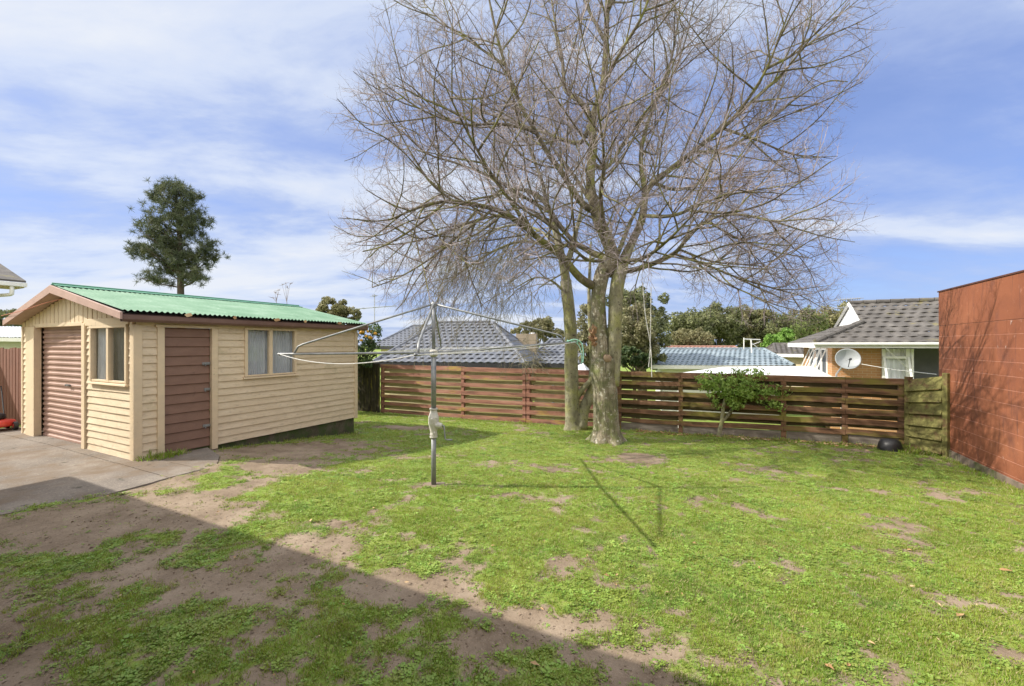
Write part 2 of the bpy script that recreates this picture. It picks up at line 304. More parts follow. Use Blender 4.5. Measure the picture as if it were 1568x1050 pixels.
def bare(x, y):
    d = ((x - BWa[:, 0]) / BWa[:, 2]) ** 2 + ((y - BWa[:, 1]) / BWa[:, 3]) ** 2
    m = float((BWa[:, 4] * np.exp(-d * .8)).max())
    r, b = RB(x, y)
    base = .15
    if b < 3.0: base += .17 * max(0, min(1, (1.0 - r) / 4)); m *= .93          # thin, worn grass close to the house
    m = max(m * (.92 if x < 1.0 or y < 4 else .56), base)
    m += .50 * n2(x, y, 1.1) + .50 * n2(x, y, 3.9, 3.3) + .34 * n2(x, y, 9.5, 5.1)
    return m            # >.5 bare
DRV = [(-13.4, 1.0), (-6.86, 1.15), (-6.75, 1.6), (-6.53, 2.26), (-6.66, 3.6), (-7.84, 4.1), (-7.9, 4.1), (-13.4, 3.4)]
def inpoly(r, b, P):
    c = False; j = len(P) - 1
    for i in range(len(P)):
        if (P[i][1] > b) != (P[j][1] > b) and r < (P[j][0] - P[i][0]) * (b - P[i][1]) / (P[j][1] - P[i][1]) + P[i][0]: c = not c
        j = i
    return c
xs = np.concatenate([np.array([-900, -500, -250, -120, -70, -45, -32, -25, -20, -17, -14.5]), np.arange(-13, 11.01, .07), np.array([12, 14, 17, 22, 30, 45, 70, 120, 250, 500, 900])])
ys = np.concatenate([np.array([-900, -400, -150, -60, -30, -15, -8, -4, -1.5, 0]), np.arange(.6, 14.01, .07), np.array([14.5, 15.2, 16, 17, 18.5, 20, 22, 25, 30, 40, 60, 100, 180, 350, 900])])
gm = MB(); bare_attr = []
nx = len(xs)
for y in ys:
    for x in xs:
        fine = -13 <= x <= 11 and .6 <= y <= 14
        bb = bare(x, y) if fine else .1
        z = gz(x, y)
        if fine: z = gf(x, y, bb)
        r, b = RB(x, y)
        if fine and (inpoly(r + .14, b, DRV) and inpoly(r + .1, b + .1, DRV)): z = gz(x, y) - .012
        elif fine and -8 < r < -5.8 and b < 4.4: z += .004
        gm.v.append((x, y, z)); bare_attr.append(bb)
for j in range(len(ys) - 1):
    for i in range(nx - 1):
        a = j * nx + i; gm.f.append((a, a + 1, a + nx + 1, a + nx))
m = bpy.data.materials.new('lawn_soil'); m.use_nodes = True; nt = m.node_tree; b = nt.nodes['Principled BSDF']; b.inputs['Roughness'].default_value = .95; b.inputs['Specular IOR Level'].default_value = .15
geo = nt.nodes.new('ShaderNodeNewGeometry'); at = N(nt, 'ShaderNodeAttribute', attribute_name='bare')
def gn(scale, detail=8, rough=.65, off=0):
    mp = N(nt, 'ShaderNodeMapping'); mp.inputs['Location'].default_value = (off, off * 1.7, 0); nt.links.new(geo.outputs['Position'], mp.inputs[0])
    n = N(nt, 'ShaderNodeTexNoise', i_Scale=scale, i_Detail=detail, i_Roughness=rough); nt.links.new(mp.outputs[0], n.inputs['Vector']); return n.outputs[0]
soil = ramp(nt, gn(2.2), [(.3, (.155, .115, .08)), (.5, (.245, .19, .137)), (.7, (.335, .268, .20))])
soil = mixc(nt, ramp(nt, gn(55, 4), [(.56, 0.0), (.68, .6)]), soil, (.34, .265, .20))
soil = mixc(nt, ramp(nt, gn(34, 4, off=3), [(.58, 0.0), (.70, .7)]), soil, (.07, .05, .032))
grs = ramp(nt, gn(3.0, 9), [(.3, (.12, .20, .035)), (.5, (.19, .27, .05)), (.7, (.27, .33, .08))])
grs = mixc(nt, ramp(nt, gn(40, 5, off=7), [(.48, 0.0), (.64, .6)]), grs, (.22, .19, .09))
f = ramp(nt, mth(nt, 'ADD', at.outputs['Fac'], mth(nt, 'MULTIPLY', mth(nt, 'SUBTRACT', gn(14, 7), .5), .5)), [(.30, 0.0), (.44, 1.0)])
nt.links.new(mixc(nt, f, grs, soil), b.inputs['Base Color'])
bp = N(nt, 'ShaderNodeBump', i_Strength=.7, i_Distance=.012); nt.links.new(mth(nt, 'ADD', gn(38, 8), mth(nt, 'MULTIPLY', gn(9, 5), .8)), bp.inputs['Height']); nt.links.new(bp.outputs[0], b.inputs['Normal'])
ground = gm.build('ground', m, smooth=True); tag(ground, 'back lawn with bare brown earth patches', None, kind='structure')
a = ground.data.attributes.new('bare', 'FLOAT', 'POINT'); a.data.foreach_set('value', bare_attr)

# driveway slabs
dm = MB()
def slab(poly, z=.014, th=.1):
    p = [Y(r, b, z) for r, b in poly]; n = len(p); q = [v - Vector((0, 0, th)) for v in p]
    dm.add(p + q, [tuple(range(n))] + [(i, i + n, (i + 1) % n + n, (i + 1) % n) for i in range(n)])
def wob(P):          # ragged slab edge
    o = []
    for (a, b), (c, d) in zip(P, P[1:] + P[:1]):
        n = max(1, int(math.hypot(c - a, d - b) / .09)); 
        for k in range(n):
            t = k / n; x_, y_ = a + (c - a) * t, b + (d - b) * t; m_ = .018 if x_ > -8.2 else 0
            o.append((x_ + m_ * n2(x_, y_, 5), y_ + m_ * n2(x_, y_, 5, 4)))
    return o
slab(wob([(-13.4, .9), (-6.74, 1.05), (-6.62, 1.6), (-6.42, 2.26), (-6.50, 2.95), (-10.6, 2.99), (-13.4, 2.9)]), .005)
slab(wob([(-13.4, 2.915), (-10.6, 3.002), (-6.508, 2.965), (-6.52, 3.35), (-7.86, 3.36), (-7.99, 3.36), (-13.4, 3.36)]), .006)
slab(wob([(-7.84, 3.372), (-6.525, 3.362), (-6.6, 3.6), (-7.1, 3.9), (-7.84, 4.12)]), .002)
drive = dm.build('driveway', M_conc); tag(drive, 'worn grey concrete driveway slabs', None, kind='structure')

# ------------------------------------------------------------------ grass
def wedge(x, y): return abs(x) < y * 1.28 + .6
SR0, SB0 = -7.93, 3.17; SR1, SB1 = -7.93 - 4.4, 3.17 + 4.27
def tuft(name, m, nb, h, wd, rad, leafy=False, seed=1):
    rg = random.Random(seed); mb = MB()
    for _ in range(nb):
        a = rg.uniform(0, 6.283); rr = rad * math.sqrt(rg.random()); p = Vector((rr * math.cos(a), rr * math.sin(a), -.004))
        th = rg.uniform(0, 6.283); hh = h * rg.uniform(.45, 1.1); ln = rg.uniform(.15, .9) * hh
        d = Vector((math.cos(a + rg.uniform(-.8, .8)), math.sin(a + rg.uniform(-.8, .8)), 0)) * ln
        s = Vector((math.cos(th), math.sin(th), 0)) * wd * rg.uniform(.6, 1.2)
        if leafy:
            d = d.normalized(); s = d.cross(Vector((0, 0, 1))) * wd; c = p + Vector((0, 0, hh)); L = wd * 1.6
            t = Vector((0, 0, rg.uniform(-.3, .5) * L))
            mb.add([c - s * .4, c + s * .4, c + d * L * .55 + s + t * .6, c + d * L + t, c + d * L * .55 - s + t * .6], [(0, 1, 2, 3, 4)])
        else:
            mb.add([p - s, p + s, p + s * .7 + d * .4 + Vector((0, 0, hh * .6)), p - s * .7 + d * .4 + Vector((0, 0, hh * .6)), p + d + Vector((0, 0, hh))], [(0, 1, 2, 3), (3, 2, 4)])
    me = bpy.data.meshes.new(name); me.from_pydata(mb.v, [], mb.f); me.materials.append(m)
    if not leafy:
        me.materials.append(M_thatch)
        for i, p_ in enumerate(me.polygons):
            if (i // 2) % 6 == 2: p_.material_index = 1
    return bpy.data.objects.new(name, me)
M_grass = mat('grass_blades', [(.19, .29, .038), (.30, .40, .06), (.41, .47, .10)], .9, rough=.55, detail=9, trans=.42, rnd=.8, spec=.3, spots=[((.42, .40, .13), 2.2, .56, .72), ((.17, .31, .06), 1.6, .55, .68)])
M_clover = mat('broadleaf_weeds', [(.17, .27, .045), (.25, .36, .06), (.34, .43, .09)], 3, rough=.5, trans=.3, rnd=.8)
M_thatch = mat('dead_thatch', [(.36, .30, .15), (.50, .43, .24)], 4, rough=.8, trans=.2, rnd=.5)
T1 = tuft('grass_tuft', M_grass, 28, .024, .0026, .048, seed=3)
T2 = tuft('weed_rosette', M_clover, 16, .014, .008, .035, True, seed=5)
def scatter(name, src, pts, rots, scl, label):
    me = bpy.data.meshes.new(name); me.from_pydata(pts, [], []); 
    a = me.attributes.new('rot', 'FLOAT_VECTOR', 'POINT'); a.data.foreach_set('vector', np.array(rots, dtype=np.float32).ravel())
    a = me.attributes.new('scl', 'FLOAT', 'POINT'); a.data.foreach_set('value', np.array(scl, dtype=np.float32))
    o = bpy.data.objects.new(name, me); col.objects.link(o)
    ng = bpy.data.node_groups.new(name + '_nodes', 'GeometryNodeTree')
    ng.interface.new_socket('Geometry', in_out='INPUT', socket_type='NodeSocketGeometry'); ng.interface.new_socket('Geometry', in_out='OUTPUT', socket_type='NodeSocketGeometry')
    gi = ng.nodes.new('NodeGroupInput'); go = ng.nodes.new('NodeGroupOutput'); ip = ng.nodes.new('GeometryNodeInstanceOnPoints'); oi = ng.nodes.new('GeometryNodeObjectInfo')
    oi.inputs['Object'].default_value = src; oi.inputs['As Instance'].default_value = True
    na = ng.nodes.new('GeometryNodeInputNamedAttribute'); na.data_type = 'FLOAT_VECTOR'; na.inputs['Name'].default_value = 'rot'
    nb = ng.nodes.new('GeometryNodeInputNamedAttribute'); nb.data_type = 'FLOAT'; nb.inputs['Name'].default_value = 'scl'
    L = ng.links; L.new(gi.outputs[0], ip.inputs['Points']); L.new(oi.outputs['Geometry'], ip.inputs['Instance']); L.new(na.outputs[0], ip.inputs['Rotation']); L.new(nb.outputs[0], ip.inputs['Scale']); L.new(ip.outputs[0], go.inputs[0])
    md = o.modifiers.new('scatter', 'NODES'); md.node_group = ng
    return tag(o, label, None, kind='stuff')
G1 = ([], [], []); G2 = ([], [], [])
def lawn_ok(x, y):
    r, b = RB(x, y)
    r -= .05 * n2(x, y, 4)
    if b > 11.28 or r > 3.66: return False
    if inpoly(r, b, DRV): return False
    if SR1 - .3 < r < SR0 + .04 and SB0 - .1 < b < SB1 + .05: return False
    if r < -10.2 and b < SB0: return False
    return True
y = 1.6
cell = []
for yy0, yy1, dens in ((1.6, 3.2, 2000), (3.2, 4.6, 1300), (4.6, 6.5, 700), (6.5, 9, 420), (9, 16, 240)):
    for k in range(int(dens * (yy1 - yy0) * ((yy0 + yy1) * 1.28 + 1.2))):
        y = random.uniform(yy0, yy1); x = random.uniform(-1, 1) * (yy1 * 1.28 + .6)
        if not wedge(x, y) or not lawn_ok(x, y): continue
        b0 = bare(x, y); bb = b0 + random.gauss(0, .06) + .18 * n2(x, y, 9, 7)
        if bb > .54 and random.random() > .09: continue
        if bb > .46 and random.random() > .75: continue
        clov = n2(x, y, 1.3, 21) > .12 or bb > .36
        z = gf(x, y, b0) - .002
        g = G2 if (random.random() < (.5 if clov else .10)) else G1
        s = random.uniform(.6, 1.15) * (1.0 if y < 4.6 else (1.15 if y < 9 else 1.5))
        if bb < .1: s *= 1.1
        if bb > .38: s *= .8
        if bb > .54: s *= .7
        g[0].append((x, y, z)); g[1].append((random.uniform(-.2, .2), random.uniform(-.2, .2), random.uniform(0, 6.28))); g[2].append(s)
# lusher grass along the fences, the wall foot and tree bases
def lush(cx, cy, sx, sy, n, s0, s1, ang=0):
    for _ in range(n):
        a = random.gauss(0, sx); c = random.gauss(0, sy); x = cx + a * math.cos(ang) - c * math.sin(ang); y = cy + a * math.sin(ang) + c * math.cos(ang)
        r, b = RB(x, y)
        if b > 11.24 or r > 3.67 or (r < SR0 + .02 and b < SB1 + .02 and b > SB0 - .02): continue
        G1[0].append((x, y, gf(x, y) - .002)); G1[1].append((random.uniform(-.3, .3), random.uniform(-.3, .3), random.uniform(0, 6.28))); G1[2].append(random.uniform(s0, s1))
FA = math.atan2(-S_, C_)
for r in np.arange(-10.5, 3.2, .35):
    p = Y(r, 11.12); lush(p.x, p.y, .18, .06, 9, 1.2, 3.0, FA)
for b_ in np.arange(3, 10.8, .3):
    p = Y(3.6, b_); lush(p.x, p.y, .15, .04, 8, 1.0, 2.6, FA + math.pi / 2)
p = Y(3.3, 10.9); lush(p.x, p.y, .2, .15, 60, 2, 5)
p = Y(SR0 + .09, SB0 + .32); lush(p.x, p.y, .10, .05, 60, 1.5, 4.2, FA + math.pi / 2)
for t in np.arange(1.2, 4.3, .25):
    p = Y(SR0 + .06, SB0 + t); lush(p.x, p.y, .1, .04, 7, 1.0, 2.6, FA + math.pi / 2)
for (u, v, s) in ((932, 677, .3), (884, 655, .25)):
    p = G(u, v); lush(p.x, p.y - .1, s, .12, 60, 1.2, 2.6)
scatter('grass', T1, *G1, 'short patchy green lawn grass')
scatter('clover', T2, *G2, 'low broadleaf weeds among the lawn grass')
# fallen leaves and crumbs of earth
M_litter = mat('dry_leaf', [(.22, .11, .045), (.42, .27, .13), (.60, .50, .34)], 2.7, rough=.8)
lm = MB()
def litter(x, y, s):
    if not lawn_ok(x, y): return
    z = gf(x, y) + .014 + random.uniform(0, .012); a = random.uniform(0, 6.28); d = Vector((math.cos(a), math.sin(a), random.uniform(-.3, .3))) * s; e = Vector((-math.sin(a), math.cos(a), random.uniform(-.4, .4))) * s * random.uniform(.4, .7); c = Vector((x, y, z))
    e = e * .8; k1 = Vector((0, 0, s * random.uniform(.1, .4))); lm.add([c - d, c - d * .5 + e * .8 + k1, c + d * .15 + e + k1 * .5, c + d * 1.05, c + d * .2 - e * .9 + k1, c - d * .45 - e * .7, c - Vector((0, 0, .002))], [(0, 6, 1), (1, 6, 2), (2, 6, 3), (3, 6, 4), (4, 6, 5), (5, 6, 0)])
for _ in range(260):
    y = random.uniform(2.2, 10); litter(random.uniform(-1.2, 1.2) * y, y, random.uniform(.008, .020))
for _ in range(500):
    r = random.uniform(-2, 3.5); p = Y(r, 11.2 - abs(random.gauss(0, .18))); litter(p.x, p.y, random.uniform(.02, .05))
for (u, v, s) in ((1270, 1025, .035), (820, 1022, .032), (930, 888, .025), (1000, 772, .03), (475, 800, .035), (1540, 875, .04), (1470, 945, .035)):
    p = G(u, v); litter(p.x, p.y, s)
tag(lm.build('leaf_litter', M_litter), 'dry brown leaves scattered over the lawn', None, kind='stuff')
cl = MB()
for _ in range(7000):
    y = random.uniform(2.1, 7); x = random.uniform(-1.25, .9) * y
    if bare(x, y) < .42 or not lawn_ok(x, y): continue
    s = random.uniform(.003, .010); c = Vector((x, y, gf(x, y) - .001)); 
    q = [c + Vector((random.gauss(0, 1), random.gauss(0, 1), abs(random.gauss(0, .7)))) * s for _ in range(5)]
    cl.add(q, [(0, 1, 2), (0, 2, 3), (0, 3, 4), (1, 2, 4), (2, 3, 4), (0, 4, 1)])
tag(cl.build('earth_crumbs', mat('earth_crumb', [(.10, .07, .045), (.22, .16, .11), (.34, .28, .22)], 20, rough=.95)), 'small clods and pebbles on the bare earth', None, kind='stuff')

# ------------------------------------------------------------------ roof surface generator
def roof_surf(mb, A, B, Cc, D, pitch, rowlen, amp, saw, th=.02, ns=6, seed=0):
    """A,B eave ends, C,D top ends (C above B). waves across, stepped courses up the slope"""
    A, B, Cc, D = map(Vector, (A, B, Cc, D)); e = (B - A).normalized(); up = (D - A) - e * (D - A).dot(e); Ls = up.length; up.normalize()
    n = e.cross(up); n = n if n.z > 0 else -n
    rows = max(1, round(Ls / rowlen)) if rowlen else 1
    rg = random.Random(seed)
    lo = min(0, (D - A).dot(e)); hi = max((B - A).dot(e), (Cc - A).dot(e)); ds = pitch / ns; cnt = int((hi - lo) / ds) + 2
    xd0, xc0, xb0 = (D - A).dot(e), (Cc - A).dot(e), (B - A).dot(e)
    for j in range(rows):
        jit = [rg.uniform(-.08, .08) * saw for _ in range(int(cnt / ns) + 2)]
        sh = (j % 2) * .5 * pitch if saw > .02 else 0
        o = len(mb.v)
        for q in (0, 1):
            v = (j + q) / rows; xl = xd0 * v; xr = xb0 + (xc0 - xb0) * v
            for i in range(cnt):
                s = min(max(lo + i * ds, xl), xr)
                h = amp * math.sin(2 * math.pi * (s + sh) / pitch) + (saw * (1 - q) if rowlen else 0) + jit[int(i / ns)]
                mb.v.append(tuple(A + e * s + up * (v * Ls) + n * (h + amp)))
        # little riser under each course
        if saw:
            for i in range(cnt):
                mb.v.append(tuple(Vector(mb.v[o + i]) - n * (saw + .006)))
        for i in range(cnt - 1):
            mb.f.append((o + i, o + i + 1, o + cnt + i + 1, o + cnt + i))
            if saw: mb.f.append((o + 2 * cnt + i, o + 2 * cnt + i + 1, o + i + 1, o + i))
    return n
def ridge_cap(mb, a, b, r=.1, seg=.4):
    a, b = Vector(a), Vector(b); n = max(1, int((b - a).length / seg)); d = (b - a) / n
    for i in range(n):
        mb.tube([a + d * i, a + d * (i + .96)], [r, r * .88], 8)

# ------------------------------------------------------------------ the shed
shed = thing('garden_shed', Y(SR0, SB0), 'cream weatherboard garage shed with green corrugated roof and brown doors', 'shed')
def Ysd(s, out, z): return Y(SR0 + out, SB0 + s, z)          # long side facing the lawn: s along, out outwards
def Yfr(t, out, z): return Y(SR0 - t, SB0 - out, z)          # gable front: t to the left
def clad(mb, fn, s0, s1, z0, z1, holes, pitch=.122, zc=0.0, rg=random.Random(4)):
    z = z0
    while z < z1 - .01:
        zt = min(z + pitch, z1); cuts = []
        for (a, b, c, d) in holes:
            zm = (z + zt) / 2
            if c < zm < d: cuts.append((a, b))
        cuts.sort(); x = s0; spans = []
        for a, b in cuts:
            if a > x: spans.append((x, a))
            x = max(x, b)
        if x < s1: spans.append((x, s1))
        for a, b in spans:
            nseg = max(1, int((b - a) / .6)); w0 = rg.uniform(-.0015, .0015)
            for k in range(nseg):
                u0 = a + (b - a) * k / nseg; u1 = a + (b - a) * (k + 1) / nseg
                o0 = .024 + w0 + .003 * math.sin(u0 * 3 + z * 9); o1 = .024 + w0 + .003 * math.sin(u1 * 3 + z * 9)
                p = [fn(u0, o0, z), fn(u1, o1, z), fn(u1, .003, zt + .004), fn(u0, .003, zt + .004), fn(u0, -.006, z), fn(u1, -.006, z)]
                mb.add(p, [(0, 1, 2, 3), (4, 5, 1, 0)])
                if k == 0: mb.add([fn(u0, o0, z), fn(u0, .003, zt), fn(u0, -.006, z)], [(0, 1, 2)])
                if k == nseg - 1: mb.add([fn(u1, o1, z), fn(u1, .003, zt), fn(u1, -.006, z)], [(2, 1, 0)])
        z = zt
WH = 2.19; L, Wd = 4.27, 4.4; SOFF = 2.12
mb = MB(); clad(mb, Ysd, .0, L, 0, 2.06, [(.30, 1.12, -1, 2.1), (1.62, 2.66, 1.13, 2.06)])
for (a, b, c, d) in ((0.0, .30, 0, 2.16), (1.12, 1.62, 0, 2.16), (2.66, L, 0, 2.16), (1.62, 2.66, 0, 1.13), (.30, 2.66, 2.02, 2.16)):
    mb.add([Ysd(a, -.008, c), Ysd(b, -.008, c), Ysd(b, -.008, d), Ysd(a, -.008, d)], [(0, 1, 2, 3)])
sw = mb.build('side_wall', M_clad, shed)
mb = MB(); clad(mb, Yfr, .0, 1.58, 0, 2.06, [(.15, 1.43, 1.14, 2.06)], .112); 
for (a, b, c, d) in ((0, .15, 0, 2.16), (1.43, 1.62, 0, 2.16), (.15, 1.43, 0, 1.14)):
    mb.add([Yfr(a, -.008, c), Yfr(b, -.008, c), Yfr(b, -.008, d), Yfr(a, -.008, d)], [(0, 1, 2, 3)])
mb.build('front_wall', M_clad, shed)
mb = MB(); clad(mb, Yfr, 4.17, Wd, 0, 2.10, [], .112); a, b, c, d = 4.15, 4.4, 0, 2.16
mb.add([Yfr(a, -.008, c), Yfr(b, -.008, c), Yfr(b, -.008, d), Yfr(a, -.008, d)], [(0, 1, 2, 3)]); mb.build('front_wall', M_clad, shed)
mb = MB()          # back and left walls, closed behind
clad(mb, lambda s, o, z: Y(SR0 - Wd - o, SB0 + s, z), 0, L, 0, 2.16, [])
clad(mb, lambda t, o, z: Y(SR0 - t, SB0 + L + o, z), 0, Wd, 0, 2.16, [])
mb.add([Y(SR0, SB0 + L, 2.1), Y(SR0 - Wd, SB0 + L, 2.1), Y(SR0 - Wd / 2 - .1, SB0 + L, 2.66)], [(0, 1, 2)])
mb.build('rear_wall', M_clad, shed)
# gable boards: vertical, behind battens
mb = MB(); RT = 2.3
def rakez(t): return 2.16 + (.48) * (1 - abs(t - RT) / (RT if t < RT else Wd - RT + .1))
mb.add([Yfr(0, .0, 2.07), Yfr(Wd, .0, 2.07), Yfr(Wd, 0, rakez(Wd)), Yfr(RT, 0, rakez(RT)), Yfr(0, 0, rakez(0))], [(0, 1, 2, 3, 4)])
t = .02
while t < Wd - .1:
    z1 = min(rakez(t), rakez(t + .13)) - .0
    z0 = 2.09
    if z1 > z0 + .02: mb.ybox(SR0 - t - .145, SR0 - t, SB0 - .020 - .003 * ((int(t * 50)) % 2), SB0 - .002, z0, z1)
    t += .17
mb.build('gable_boards', M_trim, shed, bev=.004)
# frieze, corner boards, trims
mb = MB()
mb.ybox(SR0 + .0, SR0 + .034, SB0 + .0, SB0 + L - .002, 2.05, 2.19)
mb.build('frieze_board', M_trim, shed, bev=.004)
def cb(r0, r1, b0, b1, z0, z1, m=M_trim): x = MB().ybox(r0, r1, b0, b1, z0, z1); return x.build('corner_board', m, shed, bev=.005)
cb(SR0 - .002, SR0 + .038, SB0 - .036, SB0 + .075, -.01, 2.05); cb(SR0 - .085, SR0 - .003, SB0 - .036, SB0 - .002, -.01, 2.09)
cb(SR0 - .002, SR0 + .036, SB0 + L - .06, SB0 + L + .03, -.02, 2.05); cb(SR0 - Wd - .03, SR0 - Wd + .03, SB0 - .034, SB0 - .002, 0, 2.1)
MB().ybox(SR0 - 3.76 - .40, SR0 - 3.76, SB0 - .045, SB0 + .06, -.01, 2.085).build('door_jamb', M_trim, shed, bev=.006)
MB().ybox(SR0 - 1.72, SR0 - 1.60, SB0 - .045, SB0 + .06, -.01, 2.10).build('door_jamb', M_trim, shed, bev=.006)
MB().ybox(SR0 - 3.755, SR0 - 1.725, SB0 - .03, SB0 + .05, 2.065, 2.13).build('door_head', M_trim, shed, bev=.004)
# roller door
mb = MB(); n = 420; zs = np.linspace(-.01, 2.07, n)
def rprof(z):
    q = (z % .098) / .098
    return .018 * (1 / (1 + math.exp(-(math.sin(2 * math.pi * q) * 5))) - .5)
for z in zs:
    for t in (3.765, 1.715): mb.v.append(tuple(Yfr(t, -.085 + rprof(z), z)))
mb.f = [(2 * i, 2 * i + 1, 2 * i + 3, 2 * i + 2) for i in range(n - 1)]
rd = mb.build('roller_door', M_roller, shed)
mb = MB(); mb.ybox(SR0 - 2.62, SR0 - 2.50, SB0 + .06, SB0 + .075, 1.00, 1.03); mb.tube([Yfr(2.60, -.07, 1.02), Yfr(2.60, -.03, 1.02)], .018, 10); mb.tube([Yfr(2.52, -.07, 1.02), Yfr(2.52, -.03, 1.02)], .018, 10)
mb.build('handle', M_steel, rd)
# side door of wide lapped boards
sd = MB(); z = .0; k = 0
while z < 2.0:
    zt = min(z + .155, 2.0)
    p = [Ysd(.365, -.012, z + .012), Ysd(1.045, -.012, z + .012), Ysd(1.045, -.036, zt), Ysd(.365, -.036, zt), Ysd(.365, -.040, z - .002), Ysd(1.045, -.040, z - .002)]
    sd.add(p, [(0, 1, 2, 3), (4, 5, 1, 0)]); z = zt
sd.add([Ysd(.36, -.045, 0), Ysd(1.05, -.045, 0), Ysd(1.05, -.045, 2.02), Ysd(.36, -.045, 2.02)], [(0, 1, 2, 3)])
sdo = sd.build('side_door', M_sdoor, shed)
for zz, w_ in ((1.42, .12), (.98, .09), (.36, .11)):
    lt = MB(); lt.ybox(SR0 - .012, SR0 + .004, SB0 + 1.04 - w_, SB0 + 1.04, zz - .022, zz + .022); lt.tube([Ysd(1.04 - w_ + .02, .012, zz), Ysd(1.03, .012, zz)], .008, 8); lt.tube([Ysd(.96, .012, zz), Ysd(.96, .02, zz - .04)], .007, 6)
    lt.build('latch', M_steel, sdo)
for s0, s1 in ((.265, .36), (1.05, 1.145)):
    MB().ybox(SR0 - .03, SR0 + .044, SB0 + s0, SB0 + s1, -.06, 2.045).build('door_jamb', M_trim, shed, bev=.005)
MB().ybox(SR0 - .03, SR0 + .052, SB0 + .24, SB0 + 1.17, 2.02, 2.062).build('door_head', M_trim, shed, bev=.004)
# windows
def window(fn, s0, s1, z0, z1, mull, cur, depth=.03):
    fr = MB(); w_ = .045
    def bx(a, b, c, d, o0=-.03, o1=.046):
        p = [fn(a, o0, c), fn(b, o0, c), fn(b, o1, c), fn(a, o1, c), fn(a, o0, d), fn(b, o0, d), fn(b, o1, d), fn(a, o1, d)]
        fr.add(p, [(3, 2, 1, 0), (4, 5, 6, 7), (0, 1, 5, 4), (1, 2, 6, 5), (2, 3, 7, 6), (3, 0, 4, 7)])
    bx(s0 - .01, s0 + w_, z0, z1); bx(s1 - w_, s1 + .01, z0, z1); bx(s0 - .01, s1 + .01, z1, z1 + w_, -.03, .050); bx(mull - .035, mull + .035, z0, z1, -.028, .040); bx(s0 + w_, s1 - w_, z0, z0 + .03, -.028, .036)
    f = fr.build('window_frame', M_trim, shed, bev=.003)
    sl = MB(); p = [fn(s0 - .04, -.02, z0 - .04), fn(s1 + .04, -.02, z0 - .04), fn(s1 + .04, .072, z0 - .04), fn(s0 - .04, .072, z0 - .04), fn(s0 - .04, -.02, z0 - .003), fn(s1 + .04, -.02, z0 - .003), fn(s1 + .04, .066, z0 - .012), fn(s0 - .04, .066, z0 - .012)]
    sl.add(p, [(3, 2, 1, 0), (4, 5, 6, 7), (0, 1, 5, 4), (1, 2, 6, 5), (2, 3, 7, 6), (3, 0, 4, 7)]); sl.build('sill', M_trim, f, bev=.003)
    for a, b in ((s0 + w_, mull - .035), (mull + .035, s1 - w_)):
        g = MB(); g.add([fn(a, .004, z0 + .03), fn(b, .004, z0 + .03), fn(b, .004, z1), fn(a, .004, z1)], [(0, 1, 2, 3)]); g.build('pane', M_glass, f)
    # curtain; the front one is painted dark as the unlit room behind
    c = MB(); nn = 160
    for i in range(nn):
        s = s0 + (s1 - s0) * i / (nn - 1); o = -.07 + .014 * math.sin(s * 95 + 2 * math.sin(s * 13)) + .008 * math.sin(s * 41)
        c.v.append(tuple(fn(s, o, z0))); c.v.append(tuple(fn(s, o * 1.05, z1 + .03)))
    c.f = [(2 * i, 2 * i + 2, 2 * i + 3, 2 * i + 1) for i in range(nn - 1)]
    if cur: c.build('curtain', cur, f, smooth=True)
window(Ysd, 1.62, 2.66, 1.15, 2.02, 2.115, M_curtain)
window(Yfr, .18, 1.41, 1.15, 2.01, .80, M_curt_d)
cw = MB()
for i in range(60):
    s = 1.37 - .30 * i / 59; o = -.045 + .010 * math.sin(s * 110); cw.v.append(tuple(Yfr(s, o, 1.17))); cw.v.append(tuple(Yfr(s - .03, o, 2.03)))
cw.f = [(2 * i, 2 * i + 2, 2 * i + 3, 2 * i + 1) for i in range(59)]; cw.build('curtain', M_curtain, shed, smooth=True)
MB().ybox(SR0 - 1.56, SR0 - .09, SB0 - .051, SB0 + .0, 2.055, 2.165).build('window_head', M_trim, shed, bev=.005)
# things on the front window ledge, behind glass
it = thing('paint_tin', Yfr(.95, -.05, 1.18), 'small red tin standing on the ledge inside the front window', 'tin')
MB().tube([Yfr(.95, -.045, 1.185), Yfr(.95, -.045, 1.27)], [.03, .028], 12).build('can', M_redp, it); MB().tube([Yfr(.95, -.045, 1.27), Yfr(.95, -.045, 1.28)], [.031, .031], 12).build('lid', M_steel, it)
# foundation
mb = MB(); mb.ybox(SR0 - Wd + .05, SR0 - .03, SB0 + .04, SB0 + L - .03, -.75, -.003); mb.build('foundation', M_foot, shed)
# roof
rf = MB(); ov = .24
E0 = Y(SR0 + .17, SB0 - ov + .03, 2.235); E1 = Y(SR0 + .17, SB0 + L + .18, 2.235); K0 = Y(SR0 - RT, SB0 - ov + .03, 2.745); K1 = Y(SR0 - RT, SB0 + L + .18, 2.745)
F0 = Y(SR0 - Wd - .12, SB0 - ov + .03, 2.235); F1 = Y(SR0 - Wd - .12, SB0 + L + .18, 2.235)
roof_surf(rf, E0, E1, K1, K0, .076, None, .012, 0, ns=8); roof_surf(rf, F1, F0, K0, K1, .076, None, .009, 0, ns=8)
roof = rf.build('roof', M_green, shed, smooth=True)
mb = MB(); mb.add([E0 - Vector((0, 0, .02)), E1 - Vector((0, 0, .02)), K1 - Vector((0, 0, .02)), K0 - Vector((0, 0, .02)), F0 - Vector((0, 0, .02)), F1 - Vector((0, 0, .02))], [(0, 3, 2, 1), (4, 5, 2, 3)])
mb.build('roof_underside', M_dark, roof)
mb = MB()
